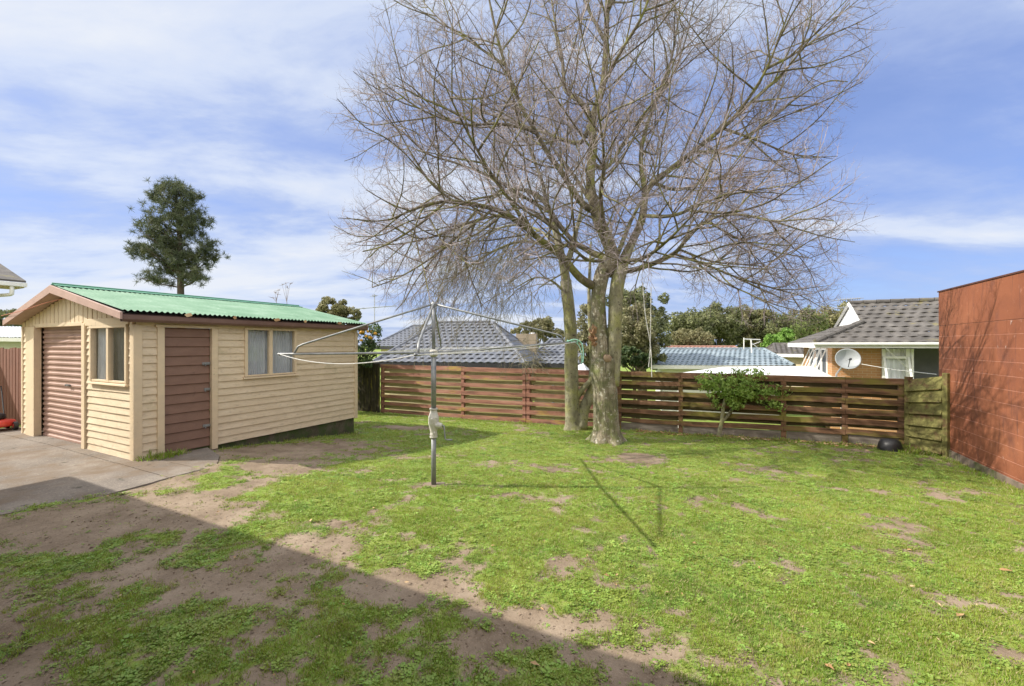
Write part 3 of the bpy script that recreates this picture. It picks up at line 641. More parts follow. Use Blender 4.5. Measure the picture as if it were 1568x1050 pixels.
for sgn in (1, -1):
    a = Y(SR0 - RT, SB0 - ov + .02, 2.782); b_ = Y(SR0 - RT, SB0 + L + .19, 2.782); d = Y(SR0 - RT + sgn * .17, SB0 - ov + .02, 2.745) - a; mb.add([a, b_, b_ + d, a + d, a - Vector((0, 0, .006)), b_ - Vector((0, 0, .006)), b_ + d - Vector((0, 0, .006)), a + d - Vector((0, 0, .006))], [(0, 1, 2, 3), (7, 6, 5, 4), (2, 6, 7, 3), (0, 3, 7, 4)])
mb.tube([Y(SR0 - RT, SB0 - ov + .02, 2.785), Y(SR0 - RT, SB0 + L + .19, 2.785)], .018, 8)
mb.build('ridge_cap', M_green_d, roof, smooth=False)
# barge boards and soffit
def barge(b0, name='barge_board', th=.03):
    for sgn in (1, -1):
        te = -.19 if sgn == 1 else Wd + .14
        z_e = 2.215; z_k = 2.755; mb = MB(); hgt = .135
        p = []
        for bb in (b0, b0 + th):
            p += [Y(SR0 - RT, bb, z_k), Y(SR0 - te, bb, z_e), Y(SR0 - te, bb, z_e - hgt + .03), Y(SR0 - RT, bb, z_k - hgt)]
        mb.add(p, [(0, 1, 2, 3), (7, 6, 5, 4), (0, 4, 5, 1), (1, 5, 6, 2), (2, 6, 7, 3)])
        mb.build(name, M_mauve, shed, bev=.004)
barge(SB0 - ov - .01); barge(SB0 + L + .185)
mb = MB()
for sgn, te in ((1, -.15), (-1, Wd + .12)):
    mb.add([Y(SR0 - RT, SB0 - ov + .02, 2.655), Y(SR0 - te, SB0 - ov + .02, 2.14), Y(SR0 - te, SB0 + .0, 2.14), Y(SR0 - RT, SB0 + .0, 2.655)], [(0, 1, 2, 3)])
mb.add([Y(SR0 - RT, SB0 - ov + .02, 2.66), Y(SR0 - RT, SB0, 2.66), Y(SR0 - Wd, SB0, 2.66 - .51)], [(0, 1, 2)]) if False else None
mb.build('soffit', M_soffit, shed)
# gutter: U profile
mb = MB(); prof = [(0.0, .06), (0.0, -.03), (.02, -.055), (.085, -.055), (.105, -.02), (.105, .045), (.098, .045), (.095, -.018), (.08, -.046), (.024, -.046), (.008, -.026), (.008, .07)]
n = len(prof)
for bb in (SB0 - ov + .02, SB0 + L + .19):
    for (q, zz) in prof: mb.v.append(tuple(Y(SR0 + .10 + q, bb, 2.135 + zz)))
mb.f = [(i, (i + 1) % n, (i + 1) % n + n, i + n) for i in range(n)] + [tuple(reversed(range(n))), tuple(range(n, 2 * n))]
mb.build('gutter', M_gutter, shed)
mb = MB(); mb.add([Y(SR0 + .034, SB0 - ov + .03, 2.135), Y(SR0 + .10, SB0 - ov + .03, 2.125), Y(SR0 + .10, SB0 + L + .17, 2.125), Y(SR0 + .034, SB0 + L + .17, 2.135)], [(0, 3, 2, 1)]); mb.build('eave_lining', M_gutter, shed)
# twigs and leaf scraps lying in the gutter
mb = MB()
for s_, w_ in ((.55, .10), (2.05, .12), (3.55, .10), (1.3, .05), (2.7, .06)):
    c = Y(SR0 + .205, SB0 + s_, 2.225); d = Y(0, w_, 0) + Vector((0, 0, .03)); e = Y(.015, .01, -.045); mb.add([c, c + d, c + d + e, c + e + d * .2, c + d * .5 + Vector((0, 0, .01))], [(0, 4, 1), (1, 2, 4), (4, 2, 3), (0, 3, 4)])
tag(mb.build('gutter_litter', M_litter), 'pale dead leaves caught along the shed gutter', None, kind='stuff')
# orange cord strung under the gable
cd = bez([Y(SR0 - Wd - .12, SB0 - ov - .03, 2.30), Y(SR0 - 3.4, SB0 - ov - .04, 2.36), Y(SR0 - 2.6, SB0 - ov + .03, 2.47), Y(SR0 - 2.1, SB0 - .05, 2.56)])
tag(MB().tube(cd, .006, 5).build('cord', mat('orange_cord', [(.45, .16, .10), (.55, .22, .14)], 5), loc=None), 'thin orange cord strung under the shed gable', 'cord')

# ------------------------------------------------------------------ rotary clothes hoist
hb = G(664, 742); HX, HY, HZ = hb
hoist = thing('clothes_hoist', hb, 'grey steel rotary clothes line standing on a pole in the lawn', 'clothes line')
topz = EYE + (CY - 464) / F * HY; hubz = EYE - 13 / F * HY; lean = Vector((-.012, 0, 0))
def hp(z): return Vector((HX, HY, z))
MB().tube([hp(HZ - .05), hp(.62)], .032, 16).build('lower_post', M_steel, hoist, smooth=True)
MB().tube([hp(.86), hp(hubz + .04)], .034, 16).build('mast', M_steel, hoist, smooth=True)
MB().tube([hp(hubz), hp(topz)], .022, 12).build('upper_mast', M_steel, hoist, smooth=True)
MB().tube([hp(HZ - .02), hp(HZ + .006)], [.14, .12], 20, wob=.6).build('concrete_footing', M_block, hoist)
hs = MB(); hs.tube([hp(.54), hp(.57), hp(.60), hp(.66), hp(.72), hp(.80), hp(.86), hp(.90)], [.046, .050, .044, .056, .070, .068, .048, .042], 16)
hs.tube([hp(.895), hp(.915)], .054, 16); hs.tube([hp(.53), hp(.55)], .052, 16); hs.tube([hp(.70) + Vector((.03, -.02, 0)), hp(.69) + Vector((.115, -.03, 0))], [.045, .034], 12)
hs.tube([hp(.78) + Vector((-.01, -.05, 0)), hp(.78) + Vector((-.01, -.083, 0))], .018, 8); hs.tube([hp(.60) + Vector((0.02, -.03, 0)), hp(.60) + Vector((.02, -.07, 0))], .014, 8)
case = hs.build('winding_case', M_cast, hoist, smooth=False, bev=.004)
c0 = hp(.69) + Vector((.125, -.03, 0))
MB().tube([c0 - Vector((.02, 0, 0)), c0 + Vector((.012, 0, 0)), c0 + Vector((.02, -.01, -.03)), c0 + Vector((.03, -.01, -.165)), c0 + Vector((.05, -.015, -.178)), c0 + Vector((.125, -.02, -.178))], [.012, .012, .009, .009, .010, .014], 8).build('crank_handle', M_steel, case, smooth=True)
tipL = Vector((HX - 1.93, HY - .195, EYE - 15 / F * (HY - .195))); tipR = Vector((HX + 1.93, HY + .195, EYE + 4 / F * (HY + .195)))
tipN = Vector((HX + .20, HY - 1.93, 1.66)); tipF = Vector((HX - .22, HY + 1.93, 1.70))
hub = hp(hubz)
MB().tube([hp(hubz - .05), hp(hubz - .03), hp(hubz + .03), hp(hubz + .045)], [.038, .06, .06, .036], 16).build('hub', M_cast, hoist)
MB().tube([hp(topz - .05), hp(topz - .01), hp(topz + .015)], [.030, .036, .022], 12).build('top_cap', M_steel, hoist)
for tip in (tipL, tipR, tipN, tipF):
    MB().tube([hub, tip], .0145, 10).build('arm', M_steel, hoist, smooth=True)
    d = (tip - hub); j = hub + d * .90; kn = hub + d * .87 + Vector((0, 0, .105)); t0 = hp(topz - .01)
    kn2 = t0 + (kn - t0) * .97
    MB().tube([t0, t0 + (kn - t0) * .5, kn2, kn + Vector((0, 0, -.012)) + d * .004, j], .0125, 10).build('stay', M_steel, hoist, smooth=True)
def sagline(a, b, sag, r=.003):
    a, b = Vector(a), Vector(b); return MB().tube([a + (b - a) * t + Vector((0, 0, -4 * sag * t * (1 - t))) for t in np.linspace(0, 1, 15)], r, 4)
for frac in (.99, .86, .72, .55, .38):
    for a, b, sg in ((tipL, tipN, .10), (tipN, tipR, .03), (tipR, tipF, .03), (tipF, tipL, .03)):
        if frac < .99 and sg > .05: continue
        if frac in (.86, .55) and a is not tipF: continue
        sagline(hub + (a - hub) * frac, hub + (b - hub) * frac, sg * frac, .0028 if sg < .05 else .0045).build('line', M_wire, hoist)
for tgt in ((tipL + tipF) / 2, (tipR + tipF) / 2): MB().tube([hp(topz - .03), tgt], .0022, 4).build('brace_wire', M_steel, hoist)
rp = bez([tipR + Vector((-.16, -.02, .0)), tipR + Vector((-.08, -.03, .03)), tipR + Vector((-.01, -.02, .02)), tipR + Vector((.04, -.01, -.03)), tipR + Vector((.06, -.01, -.16)), tipR + Vector((.05, -.02, -.28))], 6)
rmb = MB().tube(rp, .009, 6, wob=.6); rmb.tube([p_ + Vector((-.02, .01, -.01 * i)) for i, p_ in enumerate(rp[:30:3])], .006, 5)
for kx in (-.02, -.10, -.15): rmb.tube([tipR + Vector((kx, 0, 0)) + Vector((0, math.cos(a_), math.sin(a_))) * .022 for a_ in np.linspace(0, 6.28, 10)], .006, 5)
tag(rmb.build('rope', M_rope), 'pale green rope knotted round the right arm of the clothes line', 'rope')

# ------------------------------------------------------------------ fences
FB = 11.3
def fence_x(u):   # r of the fence line seen at picture column u (survey helper)
    k = (u - CX) / F; y = FB / (S_ * k + C_); return y * (k * C_ - S_)
def gzr(r, b): p = Y(r, b); return gz(p.x, p.y)
def board_fence(r0, r1, posts, label, mf, mr, top, n=7, seed=1, gapspec=None, rear=True, base=None, dz=0):
    rg = random.Random(seed)
    fn = thing('board_fence', Y((r0 + r1) / 2, FB, gzr((r0 + r1) / 2, FB)), label, 'fence', 'lengths of the rear boundary fence')
    posts = sorted(posts)
    for p in posts:
        zg = gzr(p, FB); MB().ybox(p - .05, p + .05, FB + .0, FB + .09, zg - .2, top - .02).build('post', mf, fn, bev=.004)
    edges = [r0] + [p for p in posts if r0 + .3 < p < r1 - .3] + [r1]
    fb = MB(); rb = MB()
    for a, b in zip(edges, edges[1:]):
        za, zb = gzr(a, FB), gzr(b, FB); bot = .05 if not base else .22
        Ha, Hb = top - za - bot, top - zb - bot; sa = rg.uniform(-.008, .008)
        for i in range(n):
            hb_ = .115 + rg.uniform(-.006, .006)
            ja, jb = rg.uniform(-.014, .014), rg.uniform(-.014, .014)
            if i == 0: ja = jb = sa
            z0 = top - .02 - (Ha - hb_) * i / (n - 1) + ja; z1 = top - .02 - (Hb - hb_) * i / (n - 1) + jb
            hh = hb_ + (.02 if i == 0 else 0)
            th = .02; o = -.022 - rg.uniform(0, .004)
            ns = 6
            for q in range(ns):
                f0, f1 = q / ns, (q + 1) / ns; ra, rb_ = a + (b - a) * f0 + (.004 if q == 0 else 0), a + (b - a) * f1 - (.004 if q == ns - 1 else 0)
                zz0, zz1 = z0 + (z1 - z0) * f0, z0 + (z1 - z0) * f1
                w0 = .004 * math.sin(f0 * 7 + i * 2.1 + a); w1 = .004 * math.sin(f1 * 7 + i * 2.1 + a)
                pp = [Y(ra, FB + o, zz0 - hh + w0), Y(rb_, FB + o, zz1 - hh + w1), Y(rb_, FB + o + th, zz1 - hh + w1), Y(ra, FB + o + th, zz0 - hh + w0), Y(ra, FB + o, zz0 + w0), Y(rb_, FB + o, zz1 + w1), Y(rb_, FB + o + th, zz1 + w1), Y(ra, FB + o + th, zz0 + w0)]
                fcs = [(3, 2, 1, 0), (4, 5, 6, 7), (0, 1, 5, 4), (2, 3, 7, 6)] + ([(3, 0, 4, 7)] if q == 0 else []) + ([(1, 2, 6, 5)] if q == ns - 1 else [])
                fb.add(pp, fcs)
            # rear boards behind the gaps
            gp = bool(gapspec and gapspec(i, (a + b) / 2))
            if rear and i < n - 1:
                sl_a = (Ha - hb_) / (n - 1); zc0 = z0 - hh / 2 - sl_a / 2; zc1 = z1 - hh / 2 - (Hb - hb_) / (n - 1) / 2; h2 = .062
                if gp: h2 = .050; zc0 += .012; zc1 += .012
                jj = rg.uniform(-.012, .012)
                pp = [Y(a, FB + .092, zc0 - h2 + jj), Y(b, FB + .092, zc1 - h2 + jj), Y(b, FB + .112, zc1 - h2 + jj), Y(a, FB + .112, zc0 - h2 + jj), Y(a, FB + .092, zc0 + h2 + jj), Y(b, FB + .092, zc1 + h2 + jj), Y(b, FB + .112, zc1 + h2 + jj), Y(a, FB + .112, zc0 + h2 + jj)]
                rb.add(pp, [(3, 2, 1, 0), (4, 5, 6, 7), (0, 1, 5, 4), (1, 2, 6, 5), (2, 3, 7, 6), (3, 0, 4, 7)])
    fb.build('front_boards', mf, fn)
    if rear: rb.build('rear_boards', mr, fn)
    if base:
        for a, b in zip(edges, edges[1:]):
            za, zb = gzr(a, FB), gzr(b, FB)
            MB().add([Y(a + .06, FB + .01, za - .1), Y(b - .06, FB + .01, zb - .1), Y(b - .06, FB + .04, zb - .1), Y(a + .06, FB + .04, za - .1), Y(a + .06, FB + .01, za + .19), Y(b - .06, FB + .01, zb + .19), Y(b - .06, FB + .04, zb + .19), Y(a + .06, FB + .04, za + .19)],
                     [(3, 2, 1, 0), (4, 5, 6, 7), (0, 1, 5, 4), (1, 2, 6, 5), (2, 3, 7, 6), (3, 0, 4, 7)]).build('kick_board', M_base, fn, bev=.004)
    return fn
x0, x1, x2, x3 = fence_x(583), fence_x(806), fence_x(945), fence_x(1386)
board_fence(x0, x1 - .01, [x0 + .05, fence_x(708), x1 - .08], 'reddish brown board fence behind the clothes line, with olive boards in its gaps', M_fence_l, M_fence_bl, 1.06, 7, 2, gapspec=lambda i, r: r < fence_x(690) and i in (3,))
board_fence(x1 + .0, x2 - .01, [x1 + .05, x2 - .08], 'middle length of brown board fence behind the twin tree trunks', M_fence_l, M_fence_bl, 1.07, 7, 3)
board_fence(x2, x3, [x2 + .05, fence_x(1042), fence_x(1200), fence_x(1294), x3 - .05], 'dark brown mossy board fence behind the small leafy tree, with grey kick boards', M_fence, M_fence_b, 1.065, 6, 5, gapspec=lambda i, r: r > fence_x(1100) and i in (1, 3, 4), base=True)
# mossy return fence to the wall
A0 = Y(3.30, 11.22); A1 = Y(3.64, 10.62); rf_ = thing('return_fence', (*A0.xy, gz(A0.x, A0.y)), 'short yellow green mossy fence between the brown fence and red wall', 'fence')
dv = (A1 - A0); dn = dv.normalized(); nv = Vector((dn.y, -dn.x, 0)); nv = nv if nv.x < 0 else -nv
mb = MB(); zt = 1.04
for i in range(6):
    h = .235; z_ = zt - i * .222; st = .0 + .115 * (1 if i < 5 else .6)
    s0, s1 = (-.01, .02)
    o0 = nv * .018; o1 = nv * .075
    fall = -.10 * (i - 1) / 5
    mb.add([A0 + o0 + Vector((0, 0, z_)), A1 + o0 + Vector((0, 0, z_ + .10 + fall)), A1 + o1 + Vector((0, 0, z_ - h + .10 + fall)), A0 + o1 + Vector((0, 0, z_ - h)), A0 + Vector((0, 0, z_)), A1 + Vector((0, 0, z_ + .10 + fall)), A1 + o1 * .4 + Vector((0, 0, z_ - h + .1 + fall)), A0 + o1 * .4 + Vector((0, 0, z_ - h))], [(0, 1, 2, 3), (7, 6, 5, 4), (3, 2, 6, 7), (0, 4, 5, 1), (1, 5, 6, 2), (0, 3, 7, 4)])
mb.build('boards', M_fence_g, rf_)
for p_, tp in ((A0 - dn * .03, 1.10), (A1 + dn * .0, 1.22)):
    MB().frame(p_ + nv * .05 + Vector((0, 0, -.5)), dn * .09, -nv * .1, (0, 0, tp + .5)).build('post', M_fence_g, rf_, bev=.005)
# dark vertical paling fence behind the shed
pf = thing('paling_fence', Y(-11.3, 11.25, -.66), 'dark mossy vertical paling fence behind the shed corner', 'fence')
mb = MB(); r = -12.9
while r < x0 - .04:
    h = 1.10 + random.uniform(-.04, .03); mb.ybox(r, r + .14, 11.22 + random.uniform(-.008, .008), 11.24, -.85, h); r += .15
mb.build('palings', M_pale, pf); MB().ybox(-12.9, x0 - .05, 11.25, 11.30, .6, .69).build('rail', M_pale, pf); MB().ybox(-12.9, x0 - .05, 11.25, 11.30, -.4, -.31).build('rail', M_pale, pf)
# red brown palings left of the shed
lf = thing('paling_fence', Y(-13.2, 3.5), 'red brown gapped paling fence left of the shed', 'fence')
mb = MB(); r = SR0 - Wd - .20
while r > -15.6:
    mb.ybox(r - .15, r, 3.44 + random.uniform(-.004, .004), 3.462, .03, 1.66 + random.uniform(-.02, .02)); r -= .195
mb.build('palings', M_pale_l, lf)
for zz in (.35, 1.3): MB().ybox(-15.6, SR0 - Wd - .06, 3.465, 3.51, zz, zz + .08).build('rail', M_pale_l, lf)

# ------------------------------------------------------------------ red block garage wall
wg = thing('block_garage', Y(3.69, 6, 0), 'tall red painted concrete block garage wall at the right edge', 'building')
WR = 3.69; WB0, WB1 = 1.0, 11.0; WT = 2.75
def wcol(name, stops): pass
mb = MB(); CH = .2045
z = -.35; row = 0
mortar = .006
while z < 2.05:
    off = .2 if row % 2 else 0.0; b_ = WB1
    # each course: one long face with vertical joints only faint; blocks set proud of the mortar
    bb = WB1 - (off if off else .4)
    edges = [WB1]
    while bb > WB0: edges.append(bb); bb -= .4
    edges.append(WB0)
    for e0, e1 in zip(edges, edges[1:]):
        p = random.uniform(-.0008, .0008)
        mb.ybox(WR + p, WR + .05, e1 + .001, e0 - .001, z + .0035, z + CH - .0035)
    z += CH; row += 1
zc_ = z
mo = MB().ybox(WR + .0018, WR + .05, WB0 + .001, WB1 - .001, -.359, zc_ - .001).build('mortar', mat('painted_mortar', [(.42, .17, .11), (.55, .30, .22)], 5, rough=.95), wg)
mb.ybox(WR + .051, WR + 5.5, WB0, WB1, -.36, zc_ - .001)
mb.build('block_wall', M_red, wg)
mb = MB()
for e0, e1 in ((9.9, 11.0), (6.9, 9.896), (3.9, 6.896), (1.0, 3.896)):
    mb.ybox(WR - .004, WR + .05, e0, e1, zc_ + .004, WT)
mb.ybox(WR + .05, WR + 5.5, WB0, WB1, zc_ + .0, WT - .001)
mb.build('fascia_panel', M_red, wg, bev=.002)
mb = MB(); mb.ybox(WR - .018, WR + 5.5, WB0 - .02, WB1 + .02, WT + .001, WT + .025); mb.build('capping', M_cap, wg)
mb = MB(); b_ = WB1 + .01
while b_ > WB0: mb.ybox(WR - .02 - random.uniform(0, .012), WR + .03, b_ - .395, b_, -.6, -.34 + .28 + .03 * (b_ < 7)-.12); b_ -= .4
mb.build('footing', M_block, wg)
# white efflorescence marks / filled bolt holes
M_lime = mat('lime_marks', [(.50, .30, .24), (.62, .50, .46)], 30)
for (u, v, s_) in ((1549, 493, .035), (1455, 531, .03), (1472, 530, .022), (1529, 531, .022), (1541, 531, .022), (1490, 565, .024), (1466, 590, .022), (1444, 640, .02), (1537, 700, .02)):
    k = (u - CX) / F; y = WR / (k * C_ - S_); z_ = EYE + (CY - v) / F * y; bq = y * (k * S_ + C_)
    mb = MB()
    for _ in range(7):
        a = random.uniform(0, 6.28); l = s_ * random.uniform(.4, 1.3); c = Vector((bq, z_)); e = Vector((math.cos(a) * l, math.sin(a) * l * 1.3)); q = Vector((-e.y, e.x)) * .16
        o = WR - .0062 - .0002 * _
        mb.add([Y(o, c.x - q.x, c.y - q.y), Y(o, c.x + e.x, c.y + e.y), Y(o, c.x + q.x, c.y + q.y)], [(0, 1, 2)])
    mb.build('plaster_mark', M_lime, wg)

# ------------------------------------------------------------------ black bucket, mower
bk = Y(2.93, 10.88); bk.z = gf(bk.x, bk.y); bkt = thing('bucket', bk, 'black upturned plastic tub by the foot of the brown fence', 'bucket')
c = Vector((bk.x, bk.y, bk.z)); MB().tube([c + Vector((0, 0, -.02)), c + Vector((0, 0, .03)), c + Vector((0, 0, .12)), c + Vector((0, 0, .19)), c + Vector((0, 0, .21))], [.20, .195, .18, .15, .08], 20).build('tub', M_black, bkt, smooth=True, bev=0)
MB().tube([c + Vector((math.cos(a_) * .205, math.sin(a_) * .205, .0)) for a_ in np.linspace(0, 6.2832, 24)], .014, 6).build('rim', M_black, bkt)
mw = thing('lawn_mower', Y(-13.0, 3.05, .014), 'small red and black mower parked by the palings at the left edge', 'mower')
def Ym(a, b, z): return Y(-12.83 - a, 3.0 + b, z)
MB().tube([Ym(.33, .0, .09), Ym(.33, 0, .13), Ym(.33, 0, .20), Ym(.33, 0, .23)], [.27, .28, .25, .12], 20).build('deck', M_redp, mw, smooth=True)
MB().tube([Ym(.33, .0, .22), Ym(.33, 0, .27), Ym(.33, 0, .33), Ym(.33, 0, .36)], [.12, .13, .12, .06], 14).build('engine', M_black, mw, smooth=True)
for a_, b2 in ((.10, -.22), (.10, .2), (.56, -.22), (.56, .2)):
    wh = MB().tube([Ym(a_, b2 - .03, .09), Ym(a_, b2 + .03, .09)], .085, 18).build('wheel', M_black, mw); MB().tube([Ym(a_, b2 - .036, .09), Ym(a_, b2 + .036, .09)], .04, 12).build('hub', M_redp, wh)
MB().tube([Ym(.5, .15, .2), Ym(1.0, .22, .85), Ym(1.0, -.22, .85), Ym(.5, -.15, .2)], .012, 8).build('handle', M_black, mw)

# ------------------------------------------------------------------ bare trees
class Tree:
    def __init__(s, seed, env, stepl=(.5, .3, .2, .16, .10)):
        s.rg = random.Random(seed); s.big = MB(); s.mid = MB(); s.tw = MB(); s.env = env; s.droop = 0; s.cnt = 0
    def seg3(s, mb, pts, r0, r1, k=3, tip=True):
        n = len(pts); o = len(mb.v); 
        d = pts[-1] - pts[0]
        if d.length < 1e-6: return
        d.normalize(); a = d.orthogonal().normalized(); b = d.cross(a); cs = [(math.cos(2 * math.pi * j / k), math.sin(2 * math.pi * j / k)) for j in range(k)]
        for i, p in enumerate(pts):
            r = r0 + (r1 - r0) * i / (n - 1)
            if i == n - 1 and tip: mb.v.append(tuple(p)); break
            for c, q in cs: mb.v.append(tuple(p + (a * c + b * q) * r))
        m = n - 1 if not tip else n - 2
        for i in range(m):
            for j in range(k):
                j2 = (j + 1) % k; mb.f.append((o + i * k + j, o + i * k + j2, o + (i + 1) * k + j2, o + (i + 1) * k + j))
        if tip:
            t = o + (n - 1) * k
            for j in range(k): mb.f.append((o + (n - 2) * k + j, o + (n - 2) * k + (j + 1) % k, t))
    def inside(s, p): return s.env(p)
    def grow(s, p, d, length, r0, lvl, P):
        rg = s.rg; st = P['step'][lvl]; n = max(2, round(length / st)); st = length / n; pts = [p.copy()]; d = d.copy(); w_ = P['wander'][lvl]; tr = P['trop'][lvl]
        for i in range(n):
            d = (d + Vector((rg.gauss(0, w_), rg.gauss(0, w_), rg.gauss(0, w_) + tr))).normalized(); p = p + d * st
            if not s.inside(p):
                if i < 1: return
                break
            pts.append(p.copy())
        if len(pts) < 2: return
        r1 = r0 * (.35 if lvl < 3 else .5)
        if lvl <= 1: s.mid.tube(bez(pts, 2) if lvl == 1 else bez(pts, 3), [r0 + (r1 - r0) * i / ((len(pts) - 1) * (2 if lvl == 1 else 3)) for i in range((len(pts) - 1) * (2 if lvl == 1 else 3) + 1)], 5 if lvl == 1 else 6, cap=False)
        else: s.seg3(s.tw, pts, r0, r1, 3)
        s.kids(pts, r0, r1, lvl, P)
    def kids(s, pts, r0, r1, lvl, P, t0=.15):
        if lvl + 1 >= P['levels']: return
        rg = s.rg; L = sum((b - a).length for a, b in zip(pts, pts[1:])); sp = P['space'][lvl]; k = max(1, int(L / sp)); az = rg.uniform(0, 6.28)
        if lvl >= 2: t0 = .08
        for i in range(k + 1):
            t = t0 + (1 - t0) * (i + rg.uniform(.0, .9)) / (k + 1)
            if i == k: t = .99
            q = t * (len(pts) - 1); j = min(int(q), len(pts) - 2); f = q - j; p = pts[j].lerp(pts[j + 1], f); d = (pts[j + 1] - pts[j]).normalized()
            az += 2.4 + rg.uniform(-.5, .5); a = d.orthogonal().normalized(); b = d.cross(a); side = a * math.cos(az) + b * math.sin(az)
            ang = rg.uniform(*P['ang'][lvl]) if t < .95 else rg.uniform(.05, .4)
            nd = (d * math.cos(ang) + side * math.sin(ang)).normalized()
            ln = P['len'][lvl + 1] * rg.uniform(.55, 1.25) * (1.15 - .5 * t)
            rr = min(P['rad'][lvl + 1] * rg.uniform(.8, 1.2), (r0 + (r1 - r0) * t) * .8)
            s.grow(p, nd, ln, rr, lvl + 1, P)
    def limb(s, pts, r0, r1, P, mb=None, t0=.2, k=9, wob=.25):
        c = bez(pts, 6); n = len(c)
        (mb or s.big).tube(c, [r0 + (r1 - r0) * (i / (n - 1)) ** .8 for i in range(n)], k, cap=True, wob=wob)
        s.kids(c[::2] + [c[-1]], r0, r1, 0, P, t0)
        # continue beyond the end
        d = (c[-1] - c[-4]).normalized(); s.grow(c[-1], d, P['len'][1] * .9, r1 * .95, 1, P)

base = G(932, 676); TY = base.y
def U(u, v, dy=0.0): return px(u, v, TY + dy)
cen = Vector(((930 - CX) / F * TY, TY, 6.2))
def env_main(p):
    q = p - cen; 
    h = math.hypot(q.x, q.y * 1.45)
    z = p.z
    # rounded crown: widest at about 5 m, tapering to a domed top; lower skirt hangs to 2.2 m
    a = 6.0 if q.x < 0 else 5.45
    zm = 4.6 if q.x < 0 else 7.0          # widest low on the left, higher on the right
    if z > zm: rad = a * math.sqrt(max(0, 1 - ((z - zm) / (13.6 - zm)) ** 2))
    else: rad = a * (.84 + .16 * max(0, (z - 2.2) / (zm - 2.2)) ** .8) if z > 2.0 else 0
    rad *= 1 + .16 * noise.noise(Vector((q.x * .7, q.y * .7, z * .7)))
    return h < rad
P1 = dict(levels=5, step=(.5, .30, .22, .13, .10), wander=(.1, .13, .16, .2, .2), trop=(.05, .045, .05, .06, .07), space=(.28, .22, .15, .11), len=(0, 2.1, 1.0, .42, .16), rad=(0, .021, .0080, .0040, .0027), ang=((.5, 1.1), (.5, 1.05), (.5, 1.0), (.5, 1.0)))
T = Tree(5, env_main)
mt = thing('bare_tree', base, 'large bare spreading tree with a thick mottled twin-stemmed trunk in the lawn', 'tree')
tk = MB()
tpts = bez([U(930, 684), U(930, 668), U(929, 650), U(927, 610), U(925, 575), U(926, 548)], 20)
rad = [.50, .46, .42, .385, .35, .33, .31, .300, .29, .285, .28, .275, .275, .275, .28, .285, .29, .30, .30, .295, .28]
# flared base with root lobes
rad = list(np.interp(np.linspace(0, 1, len(tpts)), np.linspace(0, 1, len(rad)), rad)); o = len(tk.v); kk = 110
for i, p_ in enumerate(tpts):
    for j in range(kk):
        a_ = 2 * math.pi * j / kk; fl = max(0, 1 - i / 35) ** 1.5; rr = -.016 * abs(noise.noise(Vector((math.cos(a_) * 5.5, math.sin(a_) * 5.5, p_.z * 1.7)))) ** .5 - .008 * abs(noise.noise(Vector((math.cos(a_) * 13, math.sin(a_) * 13, p_.z * 5)))) + rad[i] * (1 + fl * (.22 * math.sin(a_ * 5 + 1) + .10 * math.sin(a_ * 8)) + .06 * noise.noise(Vector((math.cos(a_) * 1.5, math.sin(a_) * 1.5, p_.z * 2))) + .03 * noise.noise(Vector((math.cos(a_) * 5, math.sin(a_) * 5, p_.z * 5))))
        tk.v.append((p_.x + math.cos(a_) * rr, p_.y + math.sin(a_) * rr, p_.z))
for i in range(len(tpts) - 1):
    for j in range(kk): j2 = (j + 1) % kk; tk.f.append((o + i * kk + j, o + i * kk + j2, o + (i + 1) * kk + j2, o + (i + 1) * kk + j))
trunk = tk.build('trunk', M_bark, mt, smooth=True)
# twin stems
st = MB(); st.tube(bez([U(922, 585, -.02), U(920, 545, 0), U(918, 500, 0), U(916, 455, 0), U(922, 418, 0), U(934, 395, .0)], 5), [.20, .2, .2, .195, .19, .185, .18, .175, .17, .165, .16, .158, .156, .155, .155, .155, .155, .16, .16, .16, .16, .155, .15, .15, .15, .15], 16, wob=.18)
stA = st.build('stem', M_bark, mt, smooth=True)
st = MB(); st.tube(bez([U(938, 590, -.06), U(941, 545, -.10), U(942, 490, -.10), U(946, 435, -.08), U(955, 400, .0), U(975, 355, .1)], 5), [.15] * 18 + [.14, .13, .12, .11, .10, .09, .08, .07], 16, wob=.15)
stB = st.build('stem', M_bark2, mt, smooth=True)
